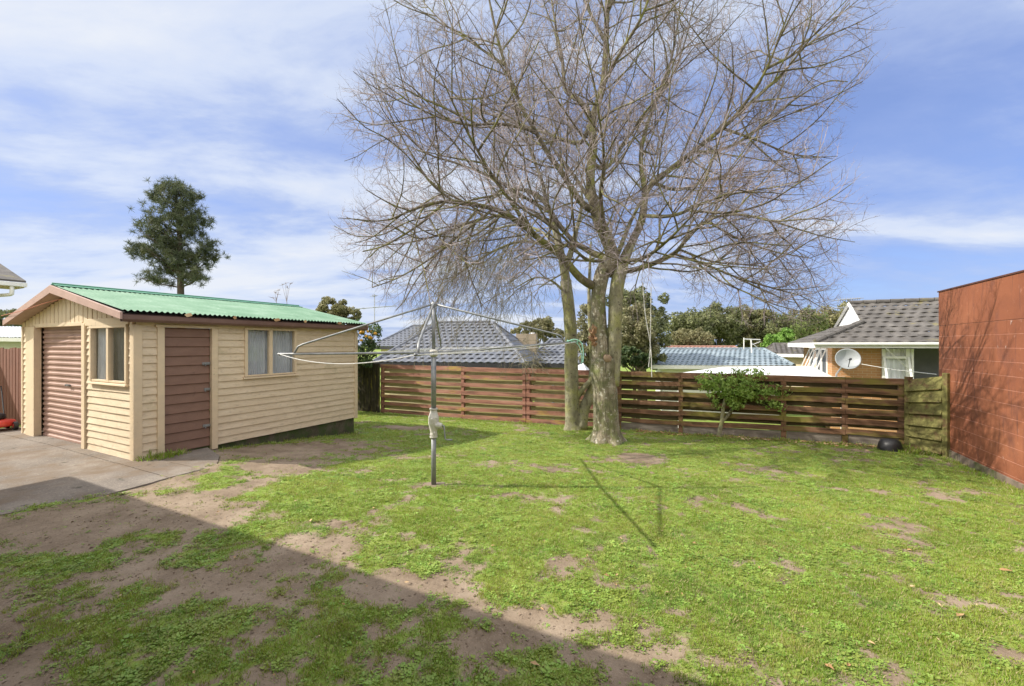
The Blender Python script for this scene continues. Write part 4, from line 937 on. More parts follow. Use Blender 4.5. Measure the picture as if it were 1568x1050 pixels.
# cut knot and broken stub on the trunk
kn = MB(); kp = U(931, 549, -.30); kn.tube([kp + Vector((0, .12, .0)), kp + Vector((0, .0, 0)), kp + Vector((.0, -.02, 0))], [.10, .085, .065], 14, wob=.3); kn.build('knot', mat('cut_wood', [(.22, .15, .09), (.32, .24, .16)], 20, bump=.5), mt, smooth=True)
kn = MB()
for _ in range(14):
    a_ = U(random.uniform(902, 914), random.uniform(500, 532), random.uniform(-.15, .05)); kn.tube([U(914, 522, 0), a_, a_ + Vector((random.uniform(-.03, .05), random.uniform(-.05, .05), random.uniform(.02, .10)))], [.07, .035, .012], 6, wob=.5)
kn.build('broken_stub', mat('rotten_stub', [(.20, .10, .05), (.34, .20, .11), (.18, .16, .08)], 15, bump=.6), mt)
LIMBS = [
 # leader
 ([(928, 420, 0), (938, 395, 0), (925, 356, 0), (911, 320, 0), (904, 274, .1), (909, 219, .1), (907, 183, .1), (922, 137, .1), (927, 91, .1), (929, 23, .2), (934, -60, .2), (930, -150, .2)], .165, .04, .12),
 ([(909, 322, 0), (900, 318, -.1), (884, 302, -.2), (861, 265, -.4), (838, 233, -.5), (820, 201, -.6), (797, 160, -.8), (774, 100, -.9), (760, 50, -1.0), (745, -20, -1.0)], .085, .018, .15),
 ([(905, 188, .1), (895, 219, .1), (866, 215, .4), (829, 201, .9), (774, 183, 1.3), (738, 169, 1.6), (690, 140, 1.9), (650, 110, 2.0)][:1] + [(890, 217, .3), (866, 215, .5), (829, 201, .9), (774, 183, 1.3), (738, 169, 1.6), (690, 140, 1.9), (650, 105, 2.0)], .06, .015, .2),
 ([(907, 183, .1), (888, 155, .3), (866, 137, .6), (861, 91, .8), (852, 46, 1.0), (840, -30, 1.3)], .075, .018, .2),
 ([(934, 400, 0), (902, 384, .3), (875, 366, .5), (843, 325, .8), (829, 274, 1.1), (815, 238, 1.3), (800, 190, 1.6), (780, 130, 2.0)], .08, .018, .2),
 # low left limb
 ([(915, 440, 0), (888, 425, -.1), (856, 388, -.2), (820, 361, -.4), (792, 338, -.5), (756, 320, -.7), (720, 312, -.9), (683, 308, -1.1), (640, 318, -1.3), (600, 335, -1.4)], .10, .018, .2),
 ([(792, 338, -.5), (765, 330, -.2), (720, 340, 0), (670, 360, .1), (620, 372, .2), (575, 375, .2)], .045, .012, .1),
 ([(843, 325, .8), (800, 300, .6), (750, 270, .3), (700, 250, .1), (655, 235, -.1), (615, 200, -.3)], .05, .014, .1),
 ([(820, 361, -.4), (790, 320, -1.0), (755, 270, -1.7), (720, 210, -2.2), (690, 150, -2.6)], .05, .014, .1),
 ([(700, 312, -1.0), (660, 280, -1.1), (630, 235, -1.2), (605, 190, -1.3)], .03, .012, .05),
 # right side
 ([(955, 408, .0), (962, 414, .0), (991, 407, -.1), (1032, 388, -.3), (1055, 361, -.5), (1083, 338, -.7), (1120, 328, -.9), (1170, 335, -1.2), (1220, 350, -1.4)], .075, .015, .2),
 ([(955, 395, .0), (982, 338, .1), (991, 292, .1), (1019, 265, 0), (1060, 233, -.1), (1106, 196, -.3), (1156, 151, -.5), (1200, 110, -.7), (1240, 60, -.9)], .095, .016, .2),
 ([(1062, 232, -.1), (1090, 232, .2), (1128, 219, .5), (1160, 196, .7), (1220, 150, .9), (1266, 125, 1.0), (1298, 125, 1.0)], .045, .012, .1),
 ([(907, 251, .1), (925, 258, .2), (941, 244, .3), (950, 224, .5), (991, 174, .9), (1028, 119, 1.2), (1050, 60, 1.5), (1065, -10, 1.7)], .055, .014, .15),
 ([(988, 300, .1), (982, 229, .3), (1005, 151, .6), (1028, 91, .8), (1040, 20, 1.0)], .065, .015, .15),
 ([(1120, 185, -.3), (1150, 145, -.6), (1174, 105, -.9), (1192, 60, -1.1), (1215, 0, -1.3)], .038, .012, .1),
 ([(1000, 280, .1), (1040, 290, .8), (1090, 275, 1.4), (1150, 270, 1.9), (1210, 250, 2.3)], .045, .012, .1),
 ([(985, 330, .1), (1030, 330, -1.0), (1080, 310, -1.9), (1130, 290, -2.6)], .05, .012, .1),
 ([(1040, 382, -.3), (1090, 400, -.2), (1140, 405, 0), (1190, 410, .1)], .03, .010, .05),
 ([(1032, 388, -.3), (1080, 405, -.8), (1130, 425, -1.0), (1180, 440, -1.1), (1225, 452, -1.1)], .032, .011, .05), ([(1083, 338, -.7), (1130, 365, -.3), (1185, 385, .2), (1240, 395, .5)], .032, .011, .05), ([(1106, 196, -.3), (1160, 215, .2), (1210, 235, .5), (1255, 240, .7)], .032, .011, .05),
 ([(756, 320, -.7), (710, 355, -.4), (660, 395, -.2), (610, 425, 0), (570, 440, .1)], .032, .011, .05), ([(683, 308, -1.1), (640, 345, -1.5), (590, 375, -1.8), (555, 385, -1.9)], .03, .011, .05), ([(820, 201, -.6), (770, 190, -1.2), (710, 190, -1.6), (650, 170, -1.9), (605, 140, -2.0)], .035, .011, .1), ([(774, 100, -.9), (730, 70, -.6), (685, 40, -.3), (650, 5, 0)], .03, .011, .1), ([(1174, 105, -.9), (1220, 80, -.7), (1265, 45, -.4), (1300, 5, -.2)], .03, .011, .1),
 # towards and away from the viewer, and the top
 ([(925, 356, 0), (920, 300, -1.0), (925, 240, -1.9), (915, 160, -2.6)], .06, .015, .15), ([(945, 390, 0), (970, 330, 1.3), (1000, 270, 2.6), (1010, 210, 3.4)], .06, .015, .15), ([(912, 320, 0), (880, 270, 1.4), (850, 230, 2.6), (820, 190, 3.3)], .06, .015, .15),
 ([(920, 137, .1), (950, 80, -.5), (985, 20, -.9), (1010, -60, -1.1)], .05, .015, .1), ([(925, 60, .2), (895, 0, .5), (870, -70, .8)], .045, .014, .1), ([(930, 20, .2), (960, -50, .6), (980, -120, 1)], .04, .014, .1),
 ([(950, 400, 0), (985, 395, -1.2), (1020, 370, -2.2), (1060, 330, -3.0)], .05, .013, .15), ([(925, 400, 0), (895, 395, -1.2), (860, 360, -2.1), (820, 330, -2.9)], .045, .013, .15),
]
for i_, (pl, r0, r1, t0) in enumerate(LIMBS):
    T.limb([U(*q) for q in pl], r0, r1, P1, t0=t0, k=10 if r0 > .07 else 7)
T.big.build('limbs', M_limb, mt, smooth=True)
crown = T.mid.build('branches', M_limb, mt, smooth=True); T.tw.build('twigs', M_twig, mt)
print('main tree', len(T.mid.f), len(T.tw.f))

# second tree by the fence: weeping, two stems
b2 = Vector(((884 - CX) / F * 11.15, 11.15, 0)); b2.z = gz(b2.x, b2.y); TY2 = b2.y
def U2(u, v, dy=0.0): return px(u, v, TY2 + dy)
cen2 = Vector(((800 - CX) / F * TY2, TY2, 4.0))
def env2(p):
    q = p - cen2; low = .85 + .9 * max(0, (q.x - 0) / 3) - .2 * noise.noise(p * .7)
    rx = 3.6
    return (q.x / rx) ** 2 + (q.y / 2.2) ** 2 < 1 and low < p.z < 5.6
P2 = dict(levels=5, step=(.5, .26, .22, .14, .10), wander=(.1, .14, .12, .16, .2), trop=(0, -.09, -.20, -.14, -.04), space=(.36, .24, .17, .14), len=(0, 2.2, 1.8, .55, .17), rad=(0, .018, .0075, .0052, .004), ang=((.4, 1.1), (.4, 1.0), (.4, .9), (.5, 1.0)))
T2_ = Tree(9, env2)
wt = thing('bare_tree', b2, 'slimmer pale barked weeping tree against the fence, left of the thick trunk', 'tree')
MB().tube(bez([U2(878, 658), U2(877, 640), U2(876, 600), U2(875, 540), U2(872, 480), U2(866, 430)], 5), [.30, .26, .235, .22, .21, .205, .20, .195, .19, .19, .19, .185, .18, .18, .18, .18, .175, .17, .17, .17, .16, .16, .16, .16, .15, .15], 14, wob=.2).build('trunk', M_bark2, wt, smooth=True)
MB().tube(bez([U2(888, 655), U2(894, 628), U2(905, 600), U2(908, 560, .1), U2(905, 520, .3), U2(902, 450, .5), U2(905, 370, .7)], 5), [.20, .18, .17, .16, .15] + [.14 - .0058 * i for i in range(21)], 12, wob=.2).build('stem', M_bark2, wt, smooth=True)
MB().tube(bez([U2(882, 610), U2(892, 596, -.1), U2(906, 580, -.2), U2(918, 560, -.2)], 5), [.09, .085, .08, .08, .075, .07, .07, .07, .065, .06, .06, .06, .055, .05, .05, .05], 10, wob=.25).build('stem', M_bark2, wt, smooth=True)
for pl, r0, r1, t0 in [([(868, 440, 0), (862, 400, 0), (850, 350, 0), (835, 310, 0), (800, 290, 0), (760, 300, 0), (725, 330, 0)], .13, .02, .25), ([(864, 420, 0), (878, 370, .2), (890, 320, .4), (890, 270, .5)], .10, .02, .2),
                       ([(860, 395, 0), (830, 375, -.4), (795, 370, -.8), (755, 385, -1.0), (715, 410, -1.1), (690, 430, -1.2)], .05, .012, .1), ([(855, 375, 0), (820, 350, .4), (780, 345, .8), (740, 360, 1.1), (700, 385, 1.3)], .05, .012, .1),
                       ([(868, 450, 0), (845, 430, -.3), (820, 425, -.6), (790, 440, -.8)], .04, .012, .1), ([(850, 350, 0), (810, 320, -.9), (770, 325, -1.4), (730, 350, -1.6)], .045, .012, .1)]:
    T2_.limb([U2(*q) for q in pl], r0, r1, P2, t0=t0, k=8)
T2_.big.build('limbs', M_bark2, wt, smooth=True); T2_.mid.build('branches', M_twig2, wt, smooth=True); T2_.tw.build('twigs', M_twig2, wt)
print('tree2', len(T2_.mid.f), len(T2_.tw.f))
# tangled dry shoot bundle hanging above the fence
tb = MB(); rg = random.Random(3)
for _ in range(70):
    a = px(rg.uniform(795, 830), rg.uniform(520, 560), TY2 - rg.uniform(.3, .9)); d = Vector((rg.gauss(0, 1), rg.gauss(0, .6), rg.gauss(-.3, .6))).normalized(); pts = [a]
    for k in range(6): d = (d + Vector((rg.gauss(0, .35), rg.gauss(0, .3), -.12))).normalized(); pts.append(pts[-1] + d * .10)
    tb.tube(pts, [.007, .006, .005, .004, .004, .003, .002], 4)
tag(tb.build('dry_vine', M_twig2), 'tangle of pale dry stems hanging over the reddish fence', 'plant')
# ropes hanging from the right limb
for nm, pl, lb in (('hanging_rope', [(984, 432, -.5), (988, 480, -.5), (996, 530, -.5), (998, 577, -.5)], 'thin pale rope hanging slack from the big tree, the left one of two'), ('hanging_rope', [(997, 440, -.45), (996, 500, -.45), (995, 540, -.45), (993, 562, -.45)], 'thin pale rope hanging straight from the big tree, the right one of two')):
    tag(MB().tube(bez([U(*q) for q in pl], 6), .010, 5, wob=.3).build(nm, M_wire), lb, 'rope', 'ropes hanging from the tree')

# ------------------------------------------------------------------ leafy crowns
def leaves(blobs, n, size, seed=1, sub=26, shell=.55, spread=1.0, aspect=.5, needle=False):
    """leaf-sized quads spread through many sub-clumps placed over the given ellipsoids"""
    rg = np.random.default_rng(seed); subs = []
    vol = np.array([b[3] * b[4] * b[5] for b in blobs]) ** .67; vol /= vol.sum()
    for b, f in zip(blobs, vol):
        k = max(4, int(sub * f * len(blobs)))
        d = rg.normal(size=(k, 3)); d /= np.linalg.norm(d, axis=1)[:, None]; rr = rg.uniform(shell, 1.0, k)[:, None]
        c = np.array(b[:3]) + d * rr * np.array(b[3:6]); sr = rg.uniform(.22, .42, k) * min(b[3:6]) * spread
        for i in range(k): subs.append((*c[i], sr[i]))
    subs = np.array(subs); w_ = subs[:, 3] ** 2; w_ /= w_.sum(); idx = rg.choice(len(subs), n, p=w_)
    d = rg.normal(size=(n, 3)); d /= np.linalg.norm(d, axis=1)[:, None]
    rr = rg.uniform(.3, 1.05, n)[:, None] ** .6
    c = subs[idx, :3] + d * rr * subs[idx, 3:4] * np.array([1, 1, .8])
    t = rg.normal(size=(n, 3)); 
    if needle: t = d + .35 * t
    t /= np.linalg.norm(t, axis=1)[:, None]
    nn = d + .6 * rg.normal(size=(n, 3)) + np.array([0, 0, .4]); s = np.cross(t, nn); s /= (np.linalg.norm(s, axis=1)[:, None] + 1e-9)
    L = size * rg.uniform(.6, 1.3, n)[:, None]; Wd_ = L * aspect
    v = np.stack([c - t * L * .5, c + s * Wd_ * .5, c + t * L * .5, c - s * Wd_ * .5], 1).reshape(-1, 3)
    return v, subs
def leafmesh(name, v, m, parent):
    n = len(v) // 4; me = bpy.data.meshes.new(name); me.vertices.add(len(v)); me.loops.add(len(v)); me.polygons.add(n)
    me.vertices.foreach_set('co', (v - np.array(worldloc(parent))).astype(np.float32).ravel()); me.loops.foreach_set('vertex_index', np.arange(len(v), dtype=np.int32)); me.polygons.foreach_set('loop_start', np.arange(0, len(v), 4, dtype=np.int32)); me.polygons.foreach_set('loop_total', np.full(n, 4, dtype=np.int32))
    me.update(); me.validate(); me.materials.append(m); o = bpy.data.objects.new(name, me); col.objects.link(o); o.parent = parent; return o
def leafy_tree(name, label, cat, base_, blobs, n, size, m, seed=1, group=None, sub=26, tr=.15, aspect=.55, shell=.55, needle=False, top=None, branches=True, spread=1.0, bm=None):
    t = thing(name, base_, label, cat, group); v, subs = leaves(blobs, n, size, seed, sub, shell, spread, aspect, needle)
    leafmesh('crown', v, m, t); base_ = Vector(base_); cx = np.mean([b[:3] for b in blobs], axis=0); top = Vector(top) if top is not None else Vector(cx)
    tb = MB(); tb.tube([base_ - Vector((0, 0, .3)), base_.lerp(top, .5) + Vector((tr * .3, 0, 0)), top], [tr * 1.2, tr * .9, tr * .35], 8, wob=.2)
    if branches:
        rg = random.Random(seed)
        for q in rg.sample(range(len(subs)), min(len(subs), 18)):
            s_ = Vector(subs[q][:3]); f = rg.uniform(.35, .95); p0 = base_.lerp(top, f)
            if s_.z < p0.z - 1: p0 = base_.lerp(top, .4)
            tb.tube([p0, p0.lerp(s_, .5) + Vector((0, 0, .04 * (s_ - p0).length)), s_], [tr * .4, tr * .22, tr * .08], 5)
    tb.build('trunk', bm or M_limb, t, smooth=True); return t
def B(u, v, y, ru, rv, rd=None):
    p_ = px(u, v, y); k = y / F; return (p_.x, p_.y, p_.z, ru * k, (rd if rd is not None else ru) * k, rv * k)
# pine far behind the shed
PY = 30
pbl = [B(264, 335, PY, 38, 36), B(232, 350, PY, 22, 28), B(298, 345, PY, 24, 32), B(277, 400, PY, 26, 20), B(252, 408, PY, 16, 14), B(300, 395, PY, 20, 16), B(228, 385, PY, 30, 14), B(318, 385, PY, 18, 20), B(268, 295, PY, 26, 22), B(238, 300, PY, 12, 16), B(298, 300, PY, 12, 14), B(242, 425, PY, 22, 14), B(300, 420, PY, 24, 18), B(262, 378, PY, 30, 14)]
pt = thing('pine_tree', px(277, 590, PY), 'tall dark pine tree rising alone behind the shed roof', 'tree')
rg = np.random.default_rng(4); cs = []
_, subs = leaves(pbl, 10, .3, 4, 34, .35, .9)
V_ = []
for sx, sy, sz, sr in subs:
    for _ in range(4):
        c = np.array([sx, sy, sz]) + rg.normal(size=3) * sr * .75; n = 24; d = rg.normal(size=(n, 3)); d[:, 2] += .5; d /= np.linalg.norm(d, axis=1)[:, None]
        L = rg.uniform(.22, .36, n)[:, None]; s_ = np.cross(d, rg.normal(size=(n, 3))); s_ /= np.linalg.norm(s_, axis=1)[:, None]; s_ *= .013
        V_.append(np.stack([c + d * .02 - s_, c + d * .02 + s_, c + d * L + s_ * .4, c + d * L - s_ * .4], 1).reshape(-1, 3))
leafmesh('crown', np.concatenate(V_), M_pine, pt)
tb = MB(); tb.tube([px(277, 600, PY), px(277, 470, PY), px(276, 400, PY), px(274, 340, PY), px(268, 290, PY)], [.26, .22, .18, .12, .04], 10, wob=.15)
rgp = random.Random(2)
for _, q in enumerate(rgp.sample(range(len(subs)), 70)):
    s_ = Vector(subs[q][:3]); vv = px(276, 400, PY).z; z0 = min(max(s_.z - abs(s_.x - px(276, 0, PY).x) * .8, px(0, 440, PY).z), px(0, 300, PY).z); p0 = Vector((px(276, 0, PY).x, PY, z0)); tb.tube([p0, p0.lerp(s_, .55) - Vector((0, 0, .1)), s_], [.06, .035, .015], 5)
tb.build('trunk', mat('pine_bark', [(.045, .032, .025), (.09, .065, .05)], 4, rough=.95), pt, smooth=True)
GB = -1.9
leafy_tree('round_tree', 'rounded brown green tree showing above the far end of the shed roof', 'tree', (*px(515, 0, 34).xy, GB), [B(508, 476, 34, 26, 20), B(535, 484, 34, 18, 16), B(520, 500, 34, 30, 16)], 9000, .22, M_oak2, 3, top=px(515, 475, 34))
leafy_tree('citrus_tree', 'dark glossy citrus tree with orange fruit at the shed corner', 'tree', (*px(535, 0, 14.6).xy, -.62), [B(560, 512, 14.6, 24, 20), B(556, 540, 14.6, 22, 22), B(574, 526, 14.6, 12, 14), B(552, 496, 14.6, 12, 9), B(515, 530, 14.6, 34, 34), B(480, 540, 14.6, 34, 36), B(530, 575, 14.6, 22, 34)], 15000, .10, M_citrus, 6, tr=.06)  # clumps hidden behind the shed are an added hedge mass shading the fence
ct = [o_ for o_ in bpy.data.objects if o_.name.startswith('citrus_tree')][0]
for k in range(12):
    c = px(random.gauss(562, 8), random.gauss(510, 9), 14.6 - random.uniform(.22, .42)); s = MB(); 
    s.tube([c + Vector((0, 0, z_ * .05)) for z_ in (-1, -.8, -.4, 0, .4, .8, 1)], [.005, .03, .046, .05, .046, .03, .005], 10); s.build('orange', M_orange, ct, smooth=True)
# saplings poking above the ridge
for nm, u0, tips, lb in (('sapling', 440, [(437, 433), (444, 434), (440, 440), (432, 436)], 'bare sapling tips above the shed ridge, the taller right one'), ('sapling', 424, [(427, 444), (421, 448), (425, 450), (418, 456)], 'bare sapling tips above the shed ridge, the shorter left one')):
    s = MB(); b0 = px(u0, 620, 17)
    s.tube([b0, px(u0, 480, 17), px(u0 - 1, 455, 17)], [.03, .015, .008], 5)
    for (u, v) in tips:
        e = px(u, v, 17); s.tube([px(u0 - 1, 462, 17), e], [.008, .004], 4)
        for _ in range(5): s.tube([e, e + Vector((random.gauss(0, .09), random.gauss(0, .05), random.gauss(0, .05)))], [.012, .003], 4)
    tag(s.build(nm, M_twig, loc=b0), lb, 'plant', 'saplings behind the shed')
# big dark tree and shrubs behind the fence, right of the trunk
leafy_tree('evergreen_tree', 'large dark evergreen tree right behind the thick bare trunk', 'tree', (*px(985, 0, 22).xy, GB), [B(990, 505, 22, 36, 48), B(965, 470, 22, 34, 40), B(1000, 470, 22, 22, 26), B(950, 520, 22, 40, 34), B(990, 540, 22, 34, 24)], 26000, .17, M_oak, 7, tr=.2)
leafy_tree('evergreen_shrub', 'grey green loose shrub left of the thick bare trunk, over the fence', 'shrub', (*px(905, 0, 20).xy, GB), [B(903, 500, 20, 22, 40), B(898, 540, 20, 20, 26)], 6000, .12, M_shrub, 8, tr=.1)
leafy_tree('glossy_shrub', 'glossy dark green shrub just over the fence by the thick trunk', 'shrub', (*px(968, 0, 13.5).xy, -.7), [B(965, 545, 13.5, 22, 15), B(985, 552, 13.5, 18, 12)], 5000, .09, M_citrus, 9, tr=.05)
leafy_tree('brown_shrub', 'olive brown twiggy shrub tangled behind the fence right of the thick trunk', 'shrub', (*px(975, 0, 15).xy, -1.0), [B(972, 500, 15, 26, 34), B(992, 530, 15, 18, 24)], 5200, .10, M_shrub, 10, tr=.06)
leafy_tree('brown_tree', 'small brown tree behind the grey tiled roof and chimney', 'tree', (*px(815, 0, 33).xy, GB), [B(800, 503, 33, 18, 12), B(828, 500, 33, 18, 16), B(848, 512, 33, 16, 14)], 5500, .2, M_oak2, 12, tr=.12)
# row of trees far behind the roofs
row = [(1058, 500, 45, 34, 30, M_oak, 'dark tree at the left end of the far tree row above the pale blue roof'), (1100, 492, 46, 36, 30, M_oak, 'dark rounded tree above the pale blue roof in the far row'), (1142, 495, 48, 34, 28, M_oak2, 'brownish tree above the roof aerial in the far row'),
       (1180, 500, 47, 34, 28, M_oak, 'dark tree near the middle of the far row, right of the aerial'), (1218, 500, 50, 30, 26, M_oak2, 'brown green tree left of the bamboo in the far row'), (1285, 496, 46, 40, 32, M_oak2, 'brown green tree behind the white gablet in the far row'), (1330, 505, 52, 45, 34, M_oak, 'dark tree mostly hidden behind the brown tiled house')]
for i, (u, v, y, ru, rv, m_, lb) in enumerate(row):
    leafy_tree('evergreen_tree', lb, 'tree', (*px(u, 0, y).xy, GB), [B(u, v, y, ru, rv), B(u - ru * .5, v + 12, y, ru * .6, rv * .7), B(u + ru * .5, v + 10, y, ru * .6, rv * .7), B(u, v + 26, y, ru, rv * .7)], 12000, .30, m_, 20 + i, 'trees in the far row', tr=.25, sub=34)
leafy_tree('olive_shrub', 'pale olive feathery shrub behind the left part of the pale blue roof', 'shrub', (*px(1060, 0, 36).xy, GB), [B(1060, 518, 36, 32, 17), B(1040, 524, 36, 14, 10), B(1080, 522, 36, 14, 10)], 7000, .2, M_shrub, 31, tr=.1, needle=True)
leafy_tree('bright_shrub', 'bright green leafy tree behind the right end of the pale blue roof', 'tree', (*px(1195, 0, 35).xy, GB), [B(1185, 522, 35, 18, 14), B(1205, 518, 35, 14, 15), B(1222, 528, 35, 14, 12)], 7000, .17, M_bright, 32, tr=.1)
bb_ = thing('bamboo_clump', (*px(1242, 0, 36).xy, GB), 'tall pale green bamboo clump in front of the far trees', 'bamboo')
bl_ = []
for (u, v0, v1) in ((1228, 485, 540), (1236, 474, 540), (1245, 478, 540), (1256, 488, 540), (1264, 484, 540), (1218, 500, 540)): bl_ += [B(u, vv, 36, 6, 8) for vv in range(v0, v1, 11)]
v_, _ = leaves(bl_, 11000, .22, 33, 5, .2, 1.3, .2, True); leafmesh('foliage', v_, M_bamboo, bb_)
cm = MB()
for k in range(9):
    u = 1218 + 6 * k; p0 = px(u, 0, 36); cm.tube([Vector((p0.x, 36, GB)), px(u + 1, 500, 36), px(u + 3, 484, 36)], [.05, .04, .01], 5)
cm.build('canes', M_bamboo, bb_)
# trees far at left behind white roof
leafy_tree('dark_tree', 'dark tree behind the white iron roof at the far left edge', 'tree', (*px(10, 0, 40).xy, GB), [B(15, 492, 40, 26, 17), B(-25, 490, 40, 30, 20), B(40, 505, 40, 20, 14)], 9000, .25, M_oak, 41, tr=.2)
# leafy young tree in front of the fence
yb = G(1101, 669); YY = yb.y
def U3(u, v, dy=0.0): return px(u, v, YY + dy)
yt = thing('young_tree', yb, 'small leafy green tree with crooked trunk in front of the dark fence', 'tree')
v_, _ = leaves([B(1098, 588, YY, 26, 18), B(1138, 595, YY, 34, 26), B(1178, 605, YY, 34, 24), B(1192, 622, YY, 22, 16), B(1085, 578, YY, 18, 12), B(1155, 572, YY, 20, 12), B(1112, 614, YY, 24, 14), B(1172, 580, YY, 18, 12), B(1205, 612, YY, 12, 12)], 9000, .066, 51, 44, .45, 1.05, .6)
leafmesh('crown', v_, M_hedge, yt)
tb = MB(); tb.tube(bez([U3(1099, 674), U3(1102, 660), U3(1106, 640), U3(1108, 622), U3(1112, 600)], 4), [.085, .07, .06, .055, .05, .048, .045, .045, .045, .042, .04, .038, .035, .032, .03, .028, .025], 9, wob=.3)
tb.tube(bez([U3(1106, 645), U3(1118, 632, .05), U3(1130, 615, .1), U3(1160, 605, .1), U3(1180, 600, .1)], 4), [.04] * 6 + [.03] * 5 + [.02] * 6, 8, wob=.3); tb.tube([U3(1112, 602), U3(1095, 585), U3(1085, 575)], [.025, .015, .008], 6); tb.tube([U3(1118, 632), U3(1140, 600), U3(1150, 575)], [.025, .015, .006], 6); tb.tube([U3(1140, 612), U3(1165, 600), U3(1190, 620)], [.02, .012, .006], 6)
tb.build('trunk', M_bark2, yt, smooth=True)

# ------------------------------------------------------------------ neighbouring houses
def plate(mb, pts, th):
    p = [Vector(q) for q in pts]; n = len(p); q = [v - Vector((0, 0, th)) for v in p]; mb.add(p + q, [tuple(range(n)), tuple(reversed(range(n, 2 * n)))] + [(i, (i + 1) % n, (i + 1) % n + n, i + n) for i in range(n)]); return mb
def hip_house(name, label, A, Bv, depth_v, ez, rz, ridge, wallm, tilem, gz0, fascm, inset=.5, pitch=.3, rowl=.36, amp=.018, saw=.03, seed=1, caps=True, group=None, dxy=(.33, .67)):
    """A,B front eave corners (xy), depth_v to the back; ridge = (fraction along from A where ridge starts/ends)"""
    A = Vector((*A, ez)); Bv = Vector((*Bv, ez)); D = A + Vector((*depth_v, 0)); Cc = Bv + Vector((*depth_v, 0)); mid = Vector((*depth_v, 0)) * .5
    R0 = A + (Bv - A) * ridge[0] + mid; R1 = A + (Bv - A) * ridge[1] + mid; R0.z = R1.z = rz
    h = thing(name, (*((A + Cc) / 2).xy, gz0), label, 'house', group)
    rf = MB(); roof_surf(rf, A, Bv, R1, R0, pitch, rowl, amp, saw, seed=seed); roof_surf(rf, Cc, D, R0, R1, pitch, rowl, amp, saw, seed=seed); roof_surf(rf, D, A, R0, R0, pitch, rowl, amp, saw, seed=seed); roof_surf(rf, Bv, Cc, R1, R1, pitch, rowl, amp, saw, seed=seed)
    ro = rf.build('roof', tilem, h, smooth=False)
    if caps:
        c = MB()
        for a, b in ((R0, R1), (A, R0), (D, R0), (Bv, R1), (Cc, R1)): ridge_cap(c, a + Vector((0, 0, .03)), b + Vector((0, 0, .03)), .09)
        c.build('ridge_tiles', tilem, ro)
    e = (Bv - A).normalized(); f = Vector((*depth_v, 0)).normalized(); fa = MB()
    ring = [A, Bv, Cc, D]
    for i in range(4):
        a, b = ring[i], ring[(i + 1) % 4]; d = (b - a).normalized(); n_ = Vector((d.y, -d.x, 0)); fa.frame(a - Vector((0, 0, .19)) + n_ * .002, b - a, n_ * .03, (0, 0, .19))
    fa.build('fascia', fascm, h)
    w_ = MB(); wa = [A + e * inset + f * inset, Bv - e * inset + f * inset, Cc - e * inset - f * inset, D + e * inset - f * inset]
    w_.add([Vector((p.x, p.y, gz0 - .3)) for p in wa] + [Vector((p.x, p.y, ez - .12)) for p in wa], [(0, 1, 5, 4), (1, 2, 6, 5), (2, 3, 7, 6), (3, 0, 4, 7), (4, 5, 6, 7)]); wl = w_.build('wall', wallm, h)
    plate(MB(), [A, Bv, Cc, D], .02)
    so = MB(); so.add([p - Vector((0, 0, .185)) for p in (A, Bv, Cc, D)], [(3, 2, 1, 0)]); so.build('soffit', M_white, h)
    return h, A, Bv, Cc, D, R0, R1
M_dfasc = mat('dark_fascia', [(.03, .03, .035), (.05, .05, .055)], 3, rough=.5)
h1 = hip_house('tiled_house', 'low house with blue grey tiled hip roof behind the reddish fence', (-5.75, 17.55), (.55, 16.5), (1.2, 8.0), 1.0, 2.82, (.24, .66), M_plaster, M_tile_g, -1.4, M_dfasc, amp=.02, saw=.035, seed=2, group='neighbouring houses')
wn = MB(); wn.frame((-4.6, 17.95, -.2), (1.3, -.22, 0), (.01, .05, 0), (0, 0, .9))
h1b = hip_house('tiled_house', 'grey tiled hip roofed house farther back, left of the nearer tiled roof', (-9.5, 28.5), (-3.0, 27.4), (1.4, 8), 1.6, 3.15, (.2, .72), M_plaster, M_tile_g, -1.6, M_dfasc, seed=3, group='neighbouring houses')
# chimney on its own house behind
h1c = hip_house('tiled_house', 'grey tiled house with a beige block chimney, seen past the twin trunks', (.6, 21.8), (4.4, 21.0), (1.0, 6), .75, 2.0, (.3, .6), M_plaster, M_tile_g, -1.7, M_dfasc, seed=4, group='neighbouring houses')
ch = MB(); c0 = px(805, 525, 22.6); ch.frame((c0.x - .52, 22.5, .3), (1.05, -.15, 0), (.1, .6, 0), (0, 0, px(0, 511, 22.6).z - .3)); chm = ch.build('chimney', mat('beige_block', [(.34, .27, .19), (.42, .34, .25)], 6), h1c[0])
MB().tube([px(816, 515, 22.7), px(816, 509, 22.7)], [.12, .12], 10).build('chimney_pot', M_galv, chm)
# pale blue roof
h2 = hip_house('blue_roofed_house', 'low house with pale blue tiled roof beyond the fence', (*px(1000, 0, 21.5).xy,), (*px(1216, 0, 20.6).xy,), (1.6, 6.0), .70, 1.46, (.0, .93), M_white, M_tile_b, -1.9, M_white, pitch=.25, rowl=.33, amp=.014, saw=.022, seed=5, group='neighbouring houses')
h3 = hip_house('red_roofed_house', 'house with long dull red roof edge just above the pale blue roof', (*px(1015, 0, 31).xy,), (*px(1148, 0, 30).xy,), (1.6, 6.0), .95, 1.55, (.05, .95), M_plaster, mat('dull_red_tiles', [(.25, .13, .10), (.32, .18, .14)], 3, rough=.8), -1.9, M_white, seed=6, group='neighbouring houses')
h4 = hip_house('cream_house', 'cream walled house with brown roof between the blue and brown tiled roofs', (*px(1188, 0, 27).xy,), (*px(1300, 0, 24).xy,), (2.6, 6.0), 1.15, 1.75, (.1, .9), M_plaster, M_tile_d, -1.9, M_white, seed=7, group='neighbouring houses')
wn = MB(); a_ = Vector((*px(1235, 0, 25.4).xy, -.2)); 
